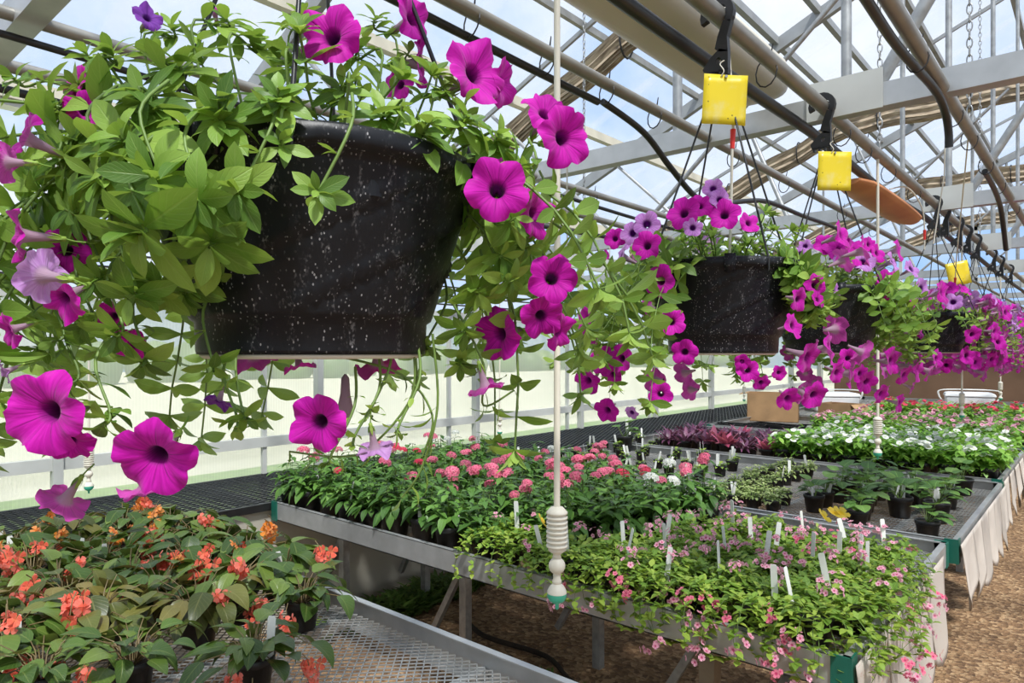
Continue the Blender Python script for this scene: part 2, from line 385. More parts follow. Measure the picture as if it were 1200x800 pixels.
# far hedge line outside
g=G()
for k in range(46):
    y=-18+k*1.7+rnd.uniform(-.4,.4); r=rnd.uniform(1.0,1.7); ico(g,(-38+rnd.uniform(-1,1),y*1.6,r*.5),r,0,8,.9)
o=g.build('distant_hedge',M['L_weed']); tag(o,'dim green hedge line seen through the side wall glazing','hedge',kind='stuff')

# roof glazing, two slopes
g=G()
for s in (0,1):
    xa=WX if s==0 else EX; V=[]
    for dz in (0,.008):
        V+= [(xa,Y0g,EZ+.07+dz),(xa,Y1g,EZ+.07+dz),(RX,Y1g,roofz(RX)+.07+dz),(RX,Y0g,roofz(RX)+.07+dz)]
    g.add(V,[(0,1,2,3),(4,7,6,5),(0,4,5,1),(1,5,6,2),(3,2,6,7),(0,3,7,4)])
struct('ceiling',g,M['roofsheet'])
# walls
struct('wall_left',box(G(),WX-.012,WX,Y0g,Y1g,.02,1.92),M['wallsheet'])
struct('wall_right',box(G(),EX,EX+.012,Y0g,Y1g,.02,3.0),M['wallsheet'])
g=G(); box(g,WX,EX,Y1g,Y1g+.04,0,2.1); struct('wall_back',g,M['brown_wall'])
g=G(); box(g,WX,EX,Y0g-.04,Y0g,0,2.6); struct('wall_front',g,M['wallsheet'])
g=G(); g.add([(WX,Y0g-.02,2.62),(EX,Y0g-.02,2.62),(EX,Y0g-.02,EZ),(RX,Y0g-.02,roofz(RX)),(WX,Y0g-.02,EZ)],[(0,1,2,3,4)])
struct('wall_front',g,M['wallsheet'])
# wall frame, left
k=0
for z,h,w in ((.965,.07,.04),(.33,.05,.03),(1.93,.06,.05),(2.62,.17,.07),(2.98,.14,.10)):
    k+=1; struct('trim_%d'%k,box(G(),WX-.0,WX+w,Y0g,Y1g,z-h/2,z+h/2),M['wallframe'])
g=G()
for z in (2.02,2.10,2.18,2.26): box(g,WX-.02,WX+.02,Y0g,Y1g,z,z+.012)
struct('trim_%d'%(k+1),g,M['hose']); k+=1
for i in range(12):
    y=-3+1.7*i+.0
    k+=1; struct('trim_%d'%k,box(G(),WX+.0,WX+.06,y-.90,y-.85,0,EZ),M['wallframe'])
for i in range(10):
    y=-1.11+1.8*i
    k+=1; struct('trim_%d'%k,box(G(),WX+.0,WX+.03,y-.015,y+.015,.05,1.93),M['wallframe'])
# back gable frame
for x in np.arange(WX,EX+.1,1.3):
    k+=1; struct('trim_%d'%k,box(G(),x-.03,x+.03,Y1g-.05,Y1g,2.1,roofz(min(x,EX))),M['wallframe'])
for z in (2.12,3.0,4.0):
    k+=1; hw=(z-EZ)/SL if z>EZ else 0
    struct('trim_%d'%k,box(G(),WX+hw,EX-hw,Y1g-.05,Y1g,z-.04,z+.04),M['wallframe'])
g=G(); g.add([(WX+2.4,Y1g,4.0),(EX-2.4,Y1g,4.0),(RX,Y1g,roofz(RX))],[(0,1,2)]); struct('wall_back',g,M['wallsheet'])

# purlins along the house
for x,w,mt in ((-4.42,.10,'cream_bar'),(-3.35,.055,'cream_bar'),(-2.65,.03,'pipe'),(-1.98,.045,'rafter'),(-1.66,.04,'rafter'),(-1.2,.035,'pipe'),(-.6,.04,'rafter'),(.3,.04,'cream_bar'),(1.2,.04,'rafter'),(2.0,.07,'rafter'),(2.9,.04,'rafter'),(4.2,.04,'cream_bar'),(5.6,.04,'rafter'),(7.2,.04,'cream_bar')):
    k+=1; z=roofz(x); struct('trim_%d'%k,box(G(),x-w/2,x+w/2,Y0g,Y1g,z-w*.9,z+.02),M[mt])

# trusses
def truss(i,y):
    big=(i%2==1)
    ords=['zeroth','first','second','third','fourth','fifth','sixth','seventh','eighth','ninth','tenth']
    t=empty('roof_truss',(0,y,0),('grey metal roof truss, %s beam crossing beyond the nearest basket'%ords[i]) if i else 'grey metal roof truss passing over the nearest basket at the upper left','roof truss','roof trusses across the greenhouse')
    Z=2.305
    box(G(),WX,EX,-.025,.025,Z-.03,Z+.035).build('bottom_chord',M['alu'],t,False)
    rw=.05 if big else .022; rh=.10 if big else .03
    for s in (-1,1):
        xe=WX if s<0 else EX
        beam(G(),(xe,0,EZ-rh/2),(RX,0,roofz(RX)-rh/2),rw,rh,0).build('rafter',M['rafter'],t,False)
    def web(x0,z0,x1,z1,r=.017): tube(G(),[(x0,0,z0),(x1,0,z1)],r,r,10).build('strut',M['galv'],t)
    web(-.56,Z,-.56,roofz(-.56)-.02,.014)
    web(-.50,Z,1.45,roofz(1.45)-.02,.018)
    web(-2.3,Z,-.62,roofz(-2.3)-.1,.014) if not big else web(-1.09,Z,-1.09,roofz(-1.09)-.05,.016)
    web(-2.35,Z,-3.5,roofz(-3.5)-.05,.014)
    web(4.5,Z,2.55,roofz(2.55)-.05,.018); web(4.56,Z,4.56,roofz(4.56)-.05,.014)
    if not big: web(-2.0,roofz(-2)-.02,-1.3,Z,.012)
    p=G(); box(p,-.66,-.46,-.032,-.026,Z-.035,Z+.075); p.build('gusset_plate',M['wallframe'],t,False)
for i in range(10): truss(i,.41+1.697*i)

# folded shade curtains under the big rafters
def curtain(y,word):
    path=[(-4.4,2.82),(-3.4,3.25),(-2.6,3.58),(-1.95,3.84),(-1.2,3.86),(0,3.85),(2,3.86),(5,3.85)]
    P=[]
    for a,b in zip(path,path[1:]):
        for q in range(8): P.append((a[0]+(b[0]-a[0])*q/8,a[1]+(b[1]-a[1])*q/8))
    P.append(path[-1]); n=28; r=random.Random(int(y*10))
    prof=[1+.16*(-1)**j+.10*r.uniform(-1,1) for j in range(n)]
    V=[];U=[];L=0
    for i,(x,z) in enumerate(P):
        s=math.sin(i*.9+y)*.012
        for j in range(n):
            a=2*PI*j/n; m=prof[j]*(1+.05*math.sin(i*.7+j))
            cc,ss=math.cos(a),math.sin(a); V.append((x,y+.055*m*math.copysign(abs(cc)**.5,cc),z+s+.085*m*math.copysign(abs(ss)**.5,ss))); U.append((j/n,i/8))
    F=[(i*n+j,(i+1)*n+j,(i+1)*n+(j+1)%n,i*n+(j+1)%n) for i in range(len(P)-1) for j in range(n)]
    g=G(); g.add(V,F,0,U); o=g.build('shade_curtain',M['curtain'],None,False)
    tag(o,'tan folded shade curtain bundled along the %s'%word,'curtain','folded shade curtains under the roof')
    for x in np.arange(-3.9,4,.75):
        z=np.interp(x,[p[0] for p in path],[p[1] for p in path]); t=np.linspace(0,2*PI,14)
        tube(G(),[(x,y+.082*math.cos(a),z+.112*math.sin(a)) for a in t],.007,.007,5,0,False).build('tie_strap',M['black'],o)
curtain(3.92,'rafter above the second basket'); curtain(7.31,'second thick rafter from the camera')
curtain(10.7,'third thick rafter from the camera'); curtain(14.1,'last thick rafter before the end wall'); 

# ------------------------------------------------------------------ pipes and hoses along the house
def along(name,x,z,r,mat,label,cat,group,y0=-2.5,y1=15.5,sag=0,step=1.697,ties=True,mt='black'):
    P=[(x+sag*.3*math.sin(y*3.1+x*7),y,z-abs(sag)*abs(math.sin((y-.41)*PI/step))) for y in np.arange(y0,y1,.12)]
    o=tube(G(),P,r,r,12).build(name,M[mat]); tag(o,label,cat,group)
    return o
def ties(o,x,z,r,ys,off=.02):
    for y in ys:
        t=np.linspace(0,2*PI,13)
        g=tube(G(),[(x-off*.55+(r+.007)*math.cos(a),y+.006*math.sin(a),z-off*1.1+(r+.019)*math.sin(a)) for a in t],.0018,.0018,5,0,False)
        tube(g,[(x,y,z+r),(x+.006,y-.003,z+r+.022)],.0022,.0012,5,0); g.build('cable_tie',M['black'],o)
pg='grey overhead pipes running the length of the house'
PZ=2.29
o=along('overhead_pipe',-.6,PZ,.0185,'pipe','thick grey pipe that carries the hanging baskets','pipe',pg); ties(o,-.6,PZ,.0185,[1.63,2.25,2.5,2.85,3.3,4.4,5.2,6.2])
o=along('overhead_pipe',-.97,PZ,.015,'pipe','grey pipe with a black hose, behind the basket pipe','pipe',pg); ties(o,-.97,PZ,.015,[.75,1.0,1.25,1.5,1.75,2.3,2.8,3.6,4.2],.014)
o=along('overhead_pipe',-1.69,PZ,.014,'pipe','grey pipe beyond the second basket, upper of the wall pair','pipe',pg); ties(o,-1.69,PZ,.014,[2.5,3.2,3.9,4.6,5.5],.014)
o=along('overhead_pipe',-2.0,PZ,.016,'pipe','grey pipe nearest the side wall','pipe',pg); ties(o,-2.0,PZ,.016,[2.6,3.4,4.1,5.0],.014)
o=along('overhead_pipe',-.32,PZ,.0165,'pipe','grey pipe at upper right with the bent hose end','pipe',pg); ties(o,-.32,PZ,.0165,[1.8,2.3,2.6,3.0,3.4,4.0],.012)
hg='black irrigation hoses tied to the overhead pipes'
along('irrigation_hose',-.655,2.245,.015,'hose','thick black hose tied under the pipe that carries the baskets','hose',hg,sag=.012)
along('irrigation_hose',-.99,2.252,.009,'hose','thin black hose sagging under the pipe behind the basket pipe','hose',hg,y0=-2,y1=1.55,sag=.006)
P=[(-.99,1.5,2.252),(-.985,1.7,2.22),(-.98,1.85,2.15),(-.975,2.0,2.09),(-.97,2.15,2.085),(-.97,2.35,2.13),(-.97,2.6,2.17),(-.975,3.0,2.18),(-.98,3.6,2.19),(-.98,3.9,2.10),(-.98,4.05,2.03)]
def smoothpath(P,n=6):
    P=np.array(P);out=[]
    for i in range(len(P)-1):
        p0=P[max(0,i-1)];p1=P[i];p2=P[i+1];p3=P[min(len(P)-1,i+2)]
        for k in range(n):
            t=k/n; out.append(.5*((2*p1)+(-p0+p2)*t+(2*p0-5*p1+4*p2-p3)*t*t+(-p0+3*p1-3*p2+p3)*t**3))
    out.append(P[-1]); return np.array(out)
o=tube(G(),smoothpath(P),.009,.009,10).build('irrigation_hose',M['hose']); tag(o,'black hose drooping below the crossbeam beside the first yellow card','hose',hg)
along('irrigation_hose',-1.71,2.252,.008,'hose','thin black hose under the upper pipe of the wall pair','hose',hg,sag=.01)
along('irrigation_hose',-2.03,2.245,.011,'hose','black hose under the pipe nearest the side wall','hose',hg,sag=.05,step=3.4)
P=[(-.345,.2,2.26),(-.34,1.2,2.265),(-.34,1.6,2.26),(-.33,1.8,2.255),(-.325,1.95,2.26),(-.32,2.05,2.25),(-.318,2.12,2.225),(-.317,2.15,2.19),(-.317,2.16,2.15)]
o=tube(G(),smoothpath(P),.010,.010,12).build('irrigation_hose',M['hose']); tag(o,'thick black hose bending down at its cut end, upper right','hose',hg)
P=[(-.33,3.0,2.255),(-.33,3.3,2.24),(-.33,3.5,2.20),(-.33,3.62,2.12),(-.33,3.7,2.05)]
o=tube(G(),smoothpath(P),.010,.010,12).build('irrigation_hose',M['hose']); tag(o,'short black hose end hanging from the far part of the right pipe','hose',hg)

# chains
def chain(x,y,z0,z1,label,L=.034):
    g=G(); n=int((z1-z0)/(L*.78)); 
    for k in range(n):
        z=z0+k*L*.78+L/2; P=[]
        for a in np.linspace(0,2*PI,13):
            u=L*.22*math.cos(a); w=L*.5*math.sin(a)
            P.append((x+u,y+.0,z+w) if k%2 else (x,y+u,z+w))
        tube(g,P,.0022,.0022,5,0,False)
    o=g.build('support_chain',M['galv']); tag(o,label,'chain','support chains holding the pipes')
chain(-.6,2.67,2.31,4.6,'steel link chain holding up the basket pipe past the second yellow card')
chain(-.32,2.55,2.31,4.7,'steel link chain above the right pipe')
chain(-2.0,2.86,2.31,4.0,'thin chain above the wall pipe, left of the second basket',.028)
chain(-.62,5.4,2.31,4.6,'far steel chain above the basket pipe')
chain(-.97,.50,2.31,4.4,'thin steel chain above the near basket foliage',.026)

# cream duct and amber panel, circulation fan
g=G(); P=[(-.02,-1.0),(.0,-1.0),(.095,-1.0),(.10,-.9)]
n=24; V=[];F=[]
ys=[-1.5,-1.0,-.5,0,.5,1.0,1.5,1.96,2.01,2.035]; rs=[1,1,1,1,1,1,1,1,.85,.55]
for y,r in zip(ys,rs):
    for j in range(n):
        a=2*PI*j/n; cc,ss=math.cos(a),math.sin(a); V.append((-.775+.10*r*math.copysign(abs(cc)**.55,cc),y,2.385+.058*r*math.copysign(abs(ss)**.55,ss)))
F=[(i*n+j,(i+1)*n+j,(i+1)*n+(j+1)%n,i*n+(j+1)%n) for i in range(len(ys)-1) for j in range(n)]
F.append(tuple((len(ys)-1)*n+j for j in range(n)))
g.add(V,F); o=g.build('air_duct',M['duct']); tag(o,'wide cream duct above the basket pipe at top centre','duct')
g=G(); V=[];m=9
for i in range(13):
    y=2.52+.98*i/12; e=math.sin(PI*min(1,max(0,i/12)))**.12 if 0<i<12 else .45
    for j in range(m):
        s=j/(m-1)*2-1; V.append((-.66+.068*s*e,y,2.180-.02*(1-s*s)*e))
    for j in range(m):
        s=1-j/(m-1)*2; V.append((-.66+.068*s*e,y,2.190))
q=2*m
F=[(i*q+j,(i+1)*q+j,(i+1)*q+(j+1)%q,i*q+(j+1)%q) for i in range(12) for j in range(q)]
g.add(V,F); g.add(V,[tuple(range(q)),tuple(12*q+j for j in range(q))]); o=g.build('lamp_cover',M['amber']); tag(o,'orange brown lamp cover under the basket pipe, right of the second yellow card','lamp cover')
t=empty('circulation_fan',(-1.95,6.6,2.42),'round caged air fan under the roof behind the third basket','fan',None,.7)
g=G()
for r in (.05,.11,.17,.23):
    for yy in (-.06,.06): tube(g,[(r*math.cos(a),yy*(1.2-r*2),r*math.sin(a)) for a in np.linspace(0,2*PI,25)],.004,.004,5,0,False)
for k in range(16):
    a=2*PI*k/16; tube(g,[(.05*math.cos(a),-.066,.05*math.sin(a)),(.23*math.cos(a),-.045,.23*math.sin(a)),(.23*math.cos(a),.045,.23*math.sin(a)),(.05*math.cos(a),.066,.05*math.sin(a))],.003,.003,4,0)
g.build('cage',M['galv'],t)
g=G(); 
for k in range(3):
    a=2*PI*k/3; V,F,U=leaf_tpl('heart',.7,.1,.1); put(g,(V,F,U),(0,0,0),(math.cos(a),.25,math.sin(a)),(0,1,.0),.2)
g.build('blade',M['galv'],t)
lathe(G(),[(.001,-.09),(.045,-.09),(.05,-.03),(.04,.03),(.001,.03)],16).build('motor',M['black'],t).rotation_euler=(PI/2,0,0)
tube(G(),[(0,0,.23),(0,0,1.0)],.01,.01,6).build('bracket',M['galv'],t)

# ------------------------------------------------------------------ benches
def lattice(g,x0,x1,y0,y1,z,w=.030,h=.016,tw=.0024,th=.003,mi=0):
    nx=int((x1-x0)/(w/2)); ny=int((y1-y0)/h); xs=np.linspace(x0,x1,nx+1); hh=(y1-y0)/ny
    for j in range(ny):
        yc=y0+(j+.5)*hh; sg=np.where((np.arange(nx+1)+j)%2==0,1,-1); y=yc+sg*hh*.5
        V=np.empty((nx+1,4,3))
        for q,(a,b) in enumerate(((-tw,0),(tw,0),(tw,th),(-tw,th))):
            V[:,q,0]=xs; V[:,q,1]=y+a*.5; V[:,q,2]=z+b
        i=np.arange(nx)[:,None]*4
        F=np.concatenate([np.stack([i[:,0]+q,i[:,0]+(q+1)%4,i[:,0]+4+(q+1)%4,i[:,0]+4+q],1) for q in range(4)])
        g.add(V.reshape(-1,3),F,mi)
def bench(label,x0,x1,y0,y1,legs,cell=(.030,.016),tw=.0026,bars=True):
    t=empty('greenhouse_bench',((x0+x1)/2,(y0+y1)/2,0),label,'bench','galvanised mesh topped benches')
    ox,oy=-(x0+x1)/2,-(y0+y1)/2
    a,b,c,d=x0+ox,x1+ox,y0+oy,y1+oy
    def rim(p,q,inx,iny):
        g=G(); (xa,ya),(xb,yb)=p,q
        box(g,min(xa,xb)-(.0 if inx==0 else 0),max(xa,xb)+.003*abs(inx),min(ya,yb),max(ya,yb)+.003*abs(iny),.655,.752)
        w=.022
        if iny: yy=ya; box(g,min(xa,xb),max(xa,xb),min(yy,yy+w*iny),max(yy,yy+w*iny)+.0,.749,.753); box(g,min(xa,xb),max(xa,xb),min(yy,yy+.035*iny),max(yy,yy+.035*iny),.655,.659)
        if inx: xx=xa; box(g,min(xx,xx+w*inx),max(xx,xx+w*inx),min(ya,yb),max(ya,yb),.749,.753); box(g,min(xx,xx+.035*inx),max(xx,xx+.035*inx),min(ya,yb),max(ya,yb),.655,.659)
        g.build('rim',M['alu'],t,False)
    rim((a,c),(b,c),0,1); rim((a,d),(b,d),0,-1); rim((a,c),(a,d),1,0); rim((b,c),(b,d),-1,0)
    g=G(); lattice(g,a+.004,b-.004,c+.004,d-.004,.694,cell[0],cell[1],tw); g.build('mesh_top',M['expmesh'],t,False)
    nb=5
    for k in range(nb):
        xx=a+(b-a)*(k+.5)/nb; box(G(),xx-.015,xx+.015,c+.004,d-.004,.660,.692).build('cross_bar',M['galv'],t,False)
    for (xx,yy) in ((a,c),(b,c),(a,d),(b,d)):
        g=G(); sx=-1 if xx==a else 1; sy=-1 if yy==c else 1
        box(g,min(xx-sx*.05,xx+sx*.005),max(xx-sx*.05,xx+sx*.005),min(yy,yy+sy*.006),max(yy,yy+sy*.006),.648,.757)
        box(g,min(xx,xx+sx*.006),max(xx,xx+sx*.006),min(yy-sy*.05,yy+sy*.005),max(yy-sy*.05,yy+sy*.005),.648,.757)
        g.build('corner_cap',M['green_plastic'],t,False)
    for (lx,ly,wood) in legs:
        g=G(); lx+=ox; ly+=oy; w=.022 if not wood else .03
        box(g,lx-w,lx+w,ly-w,ly+w,0,.66); l=g.build('leg',M['galv'] if not wood else M['grey_wood'],t,False)
        if wood: l['label']='wooden leg'
        s=-1; beam(G(),(lx,ly+.03,.60),(lx+s*.0-.28,ly+.03,.12),.03,.03).build('brace',M['galv'],t,False)
    return t
bench('near mesh bench in the foreground holding the begonias',-3.5,-.42,-.12,1.43,[(-3.2,.2,0),(-3.2,1.1,0),(-1.9,.2,0),(-1.9,1.1,0),(-.7,.2,0),(-.7,1.1,0)],tw=.0044)
bench('middle mesh bench holding the pentas and the pink trailing plants',-3.56,-.53,2.03,3.56,[(-3.4,2.4,0),(-2.39,2.4,0),(-1.11,2.4,1),(-3.3,2.95,0),(-1.94,2.9,0),(-.8,2.95,0)],tw=.0044)
bench('third mesh bench back with rows of small tagged pots',-3.56,-.50,3.62,5.42,[(-3.4,4,0),(-2.2,4,0),(-.8,4,0),(-3.3,5,0),(-.8,5,0)],cell=(.036,.02),tw=.004)
bench('fourth mesh bench back with white vincas and purple foliage',-3.50,-.52,5.52,7.35,[(-3.3,5.9,0),(-.8,5.9,0),(-.8,6.9,0)],cell=(.05,.03),tw=.006)
bench('fifth mesh bench back under the rose pink flowers',-3.50,-.52,7.5,9.3,[(-3.3,7.9,0),(-.8,7.9,0)],cell=(.06,.04),tw=.008)
bench('sixth mesh bench back under the red flowers',-3.50,-.52,9.45,11.3,[(-3.3,9.9,0),(-.8,9.9,0)],cell=(.07,.05),tw=.010)
bench('last mesh bench before the brown end wall, with the cooler',-3.50,-.3,11.5,14.2,[(-3.3,12,0),(-.8,12,0)],cell=(.08,.06),tw=.012)
# side bench along the wall with black mesh top
t=empty('side_bench',(-4.035,6,0),'black mesh topped bench with cream skirt along the side wall','bench')
g=G(); lattice(g,-.45,.45,-8,8,.735,.045,.05,.012,.006); g.build('mesh_top',M['blackmesh'],t,False)
g=G(); box(g,.43,.455,-8,8,.70,.742); box(g,-.455,-.43,-8,8,.70,.742); g.build('edge_strip',M['hose'],t,False)
g=G(); box(g,.40,.428,-8,8,0,.715); g.build('skirt_panel',M['skirt'],t,False)
for k in range(9):
    box(G(),-.42,.40,-7.9+k*1.95,-7.84+k*1.95,.67,.72).build('cross_bar',M['galv'],t,False)
# weeds below benches
def weeds(cx,cy,rx,ry,n,label,hh=.10):
    g=G(); r=random.Random(int(cx*100+cy*37)); tp=leaf_tpl('strap',.22,.7,.2,4,2)
    for k in range(n):
        a=r.uniform(0,2*PI); q=r.random()**.6; x,y=cx+rx*q*math.cos(a),cy+ry*q*math.sin(a)
        for j in range(5):
            b=r.uniform(0,2*PI); put(g,tp,(x,y,0),(math.cos(b)*.7,math.sin(b)*.7,1.0),(0,0,1),hh*r.uniform(.5,1.2))
    tag(g.build('weeds',M['L_weed']),label,'weeds',kind='stuff')
weeds(-3.30,2.85,.16,.7,420,'green weeds growing at the foot of the cream bench skirt',.13)
weeds(-1.28,1.78,.42,.10,200,'low bright green weeds on the mulch between the near benches',.07)
weeds(-1.95,2.55,.3,.12,80,'sparse weeds on the mulch below the middle bench',.06)
weeds(-.15,5.2,.1,.7,160,'grass patch on the mulch aisle by the hanging cloths',.06)

# hanging printed cloth strips at the bench ends
def strip(x,y,w,z1,label,grp,seed):
    r=random.Random(seed); g=G(); nu,nv=8,12; V=[];U=[]
    zt=.74
    for i in range(nv+1):
        v=i/nv
        for j in range(nu+1):
            u=j/nu; low=z1+(abs(u-.45)**1.3)*.30
            z=zt+(low-zt)*v; wv=(1-.25*v)
            V.append((x+.012+.022*v+.012*v*math.sin(u*7+seed),y+(u-.5)*w*wv+.01*math.sin(v*4+seed),z)); U.append((u,v))
    F=[(i*(nu+1)+j,(i+1)*(nu+1)+j,(i+1)*(nu+1)+j+1,i*(nu+1)+j+1) for i in range(nv) for j in range(nu)]
    g.add(V,F,0,U); o=g.build('hanging_cloth',M['print'] if grp else M['cloth'])
    md=o.modifiers.new('s','SOLIDIFY'); md.thickness=.003
    tag(o,label,'cloth strip','off white cloth strips hanging from the bench ends')
OR=['first','second','third','fourth','fifth','sixth','seventh','eighth','ninth','tenth','eleventh','twelfth','thirteenth','fourteenth','fifteenth','sixteenth','seventeenth','eighteenth']
for k in range(4): strip(-.525,2.22+k*.32,.38,.22+.04*k,'red printed off white cloth on the middle bench end, %s from the near corner'%OR[k],1,k)
for k in range(6): strip(-.495,3.78+k*.29,.36,.40-.02*(k%3),'plain off white cloth on the third bench end, %s from its green corner'%OR[k],0,k+7)
for k in range(4): strip(-.515,5.7+k*.35,.28,.42,'plain off white cloth on the fourth bench end, %s from its near corner'%OR[k],0,k+17)
# crumpled black thing on the aisle
g=G(); V=[];n=14
for i in range(8):
    t_=i/7; rr=(.062*(1-t_)**.6+.012)*(1 if i else 1.25)
    for j in range(n):
        a=2*PI*j/n; q=1+.28*math.sin(3*a+i)+.12*math.sin(7*a+i*2); V.append((rr*q*math.cos(a)*1.1,rr*q*math.sin(a),.13*t_**.8))
g.add(V,[(i*n+j,i*n+(j+1)%n,(i+1)*n+(j+1)%n,(i+1)*n+j) for i in range(7) for j in range(n)]); g.add(V,[tuple(7*n+j for j in range(n))])
for s in (-1,1): tube(g,smoothpath([(0.04*s,0,.02),(.10*s,.01,.016),(.15*s,.04*s,.01)]),.012,.004,6)
o=g.build('plastic_sack',M['hose']); o.location=(-.26,3.25,0); tag(o,'small crumpled black plastic sack lying on the mulch aisle','sack')
tube(G(),smoothpath([(-.23,3.4,.01),(-.2,3.8,.012),(-.25,4.2,.01),(-.16,4.6,.01)]),.008,.008,6).build('hose',M['hose']); tag(bpy.data.objects['hose'],'short black hose on the mulch aisle beyond the sack','hose')
o=tube(G(),smoothpath([(-2.9,2.9,.02),(-2.6,2.75,.03),(-2.2,2.8,.015),(-1.9,2.65,.02),(-1.6,2.7,.012)]),.014,.012,6).build('ground_hose',M['soil']); tag(o,'dark hose lying on the mulch under the middle bench','hose')

# things at the far benches
def cbox(name,x,y,z,w,d,h,rz,label,mat,cat='box'):
    t=empty(name,(x,y,z),label,cat,None,rz)
    g=G(); th=.006
    box(g,-w/2,w/2,-d/2,-d/2+th,0,h);box(g,-w/2,w/2,d/2-th,d/2,0,h);box(g,-w/2,-w/2+th,-d/2,d/2,0,h);box(g,w/2-th,w/2,-d/2,d/2,0,h);box(g,-w/2,w/2,-d/2,d/2,0,th)
    g.build('body',M[mat],t,False)
    for s in (-1,1): beam(G(),(s*w/2,0,h),(s*(w/2+.10),0,h-.06*(1.5 if s>0 else .3)),d*.98,.006).build('flap',M[mat],t,False)
    return t
cbox('cardboard_box',-3.3,9.05,.70,.62,.45,.36,.3,'brown cardboard box with open flaps on the fifth bench','cardboard')
cbox('cardboard_box',-2.55,9.35-.0,.70,.42,.36,.24,-.2,'smaller brown cardboard box right of the open flap box','cardboard')
def cooler(x,y,z,rz,label):
    t=empty('cooler',(x,y,z),label,'cooler',None,rz)
    g=G(); lathe(g,[(.001,0),(.30,0),(.34,.02),(.36,.28),(.355,.30),(.001,.30)],4); 
    o=g.build('body',M['cooler'],t,False); o.rotation_euler=(0,0,PI/4); o.scale=(1,1,1); b=o.modifiers.new('b','BEVEL'); b.width=.03;b.segments=3
    g=G(); lathe(g,[(.001,.303),(.37,.303),(.38,.32),(.36,.37),(.30,.385),(.001,.385)],4); o=g.build('lid',M['cooler'],t,False); o.rotation_euler=(0,0,PI/4); b=o.modifiers.new('b','BEVEL'); b.width=.02;b.segments=3
    tube(G(),smoothpath([(-.28,0,.2),(-.32,0,.3),(-.30,.0,.42),(0,0,.44),(.30,0,.42),(.32,0,.3),(.28,0,.2)]),.012,.012,6).build('handle',M['white'],t)
    box(G(),-.10,.10,-.275,-.255,.10,.17).build('badge',M['red'],t,False)
    t.scale=(1.2,.85,.75)
cooler(-1.55,12.3,.70,.2,'white cooler with rounded lid on the last bench')
cooler(-3.1,11.0,.70,.5,'greyish white tub on the sixth bench beyond the cardboard boxes')
for k,(x,y) in enumerate(((-2.9,8.0),(-2.4,8.1),(-3.2,7.75))):
    g=G(); w,d=.27,.13
    box(g,-w,w,-d,d,0,.006)
    for a in ((-w,-w+.005,-d,d),(w-.005,w,-d,d),(-w,w,-d,-d+.005),(-w,w,d-.005,d)): box(g,*a,0,.06)
    for i in range(1,6): box(g,-w+i*2*w/6-.002,-w+i*2*w/6+.002,-d,d,0,.05)
    box(g,-w,w,-.002,.002,0,.05)
    o=g.build('nursery_tray',M['black'],None,False); o.location=(x,y,.70); o.rotation_euler=(0,0,.2*k-.2)
    tag(o,'empty black nursery tray on the fifth bench, %s from the left'%(['second','third','first'][k]),'tray','empty nursery trays')
# ------------------------------------------------------------------ bench plants: parts meshes made once, then linked per plant
def inst(name,parts,loc,rz,sc,label,cat,group):
    t=empty(name,loc,label,cat,group,rz); t.scale=(sc,sc,sc)
    for p in parts:
        o=link(p[0],p[1],t,p[2] if len(p)>2 else None)
        if len(p)>3 and p[3]: o['label']=p[3]
    return t
def T(x,y,z,rx=0,ry=0,rz=0,s=1):
    return Matrix.Translation((x,y,z))@Matrix.Rotation(rz,4,'Z')@Matrix.Rotation(ry,4,'Y')@Matrix.Rotation(rx,4,'X')@Matrix.Scale(s,4)
def pot_mesh(r,h,seg=28):
    g=G(); k=.76
    lathe(g,[(.001,.004),(r*k-.002,.002),(r*k,0),(r*k+.001,.004),(r*.97,h*.80),(r*.985,h*.80),(r*1.04,h*.82),(r*1.05,h*.99),(r*1.03,h),(r*.97,h),(r*.94,h*.97),(r*.92,h*.86)],seg)
    return g.mesh('pot',[M['black']])
def soil_mesh(r,h):
    g=G(); lathe(g,[(.0005,h*.88),(r*.5,h*.89),(r*.93,h*.87)],16); return g.mesh('soil',[M['soil']])
POT=pot_mesh(.053,.095); SOIL=soil_mesh(.053,.095)
SPOT=pot_mesh(.040,.070,18); SSOIL=soil_mesh(.040,.070)
def tagmesh():
    g=G(); V=[(-.008,-.0006,0),(.008,-.0006,0),(.008,-.0006,.085),(.006,-.0006,.09),(-.006,-.0006,.09),(-.008,-.0006,.085),(0,-.0006,-.03)]
    V+= [(x,.0006,z) for x,y,z in V]
    g.add(V,[(6,1,2,3,4,5,0),(13,7,12,11,10,9,8)]); g.add(V,[(6,0,7,13),(0,5,12,7),(5,4,11,12),(4,3,10,11),(3,2,9,10),(2,1,8,9),(1,6,13,8)])
    return g.mesh('plant_tag',[M['white']])
TAG=tagmesh()
def tagpart(r,h=.06,rr=.035):
    a=r.uniform(0,2*PI); return ('plant_tag',TAG,T(rr*math.cos(a),rr*math.sin(a),h,r.uniform(-.2,.2),r.uniform(-.22,.22),r.uniform(-.6,1.6)),'white plant tag')
def dirv(a,el): return np.array([math.cos(a)*math.cos(el),math.sin(a)*math.cos(el),math.sin(el)])

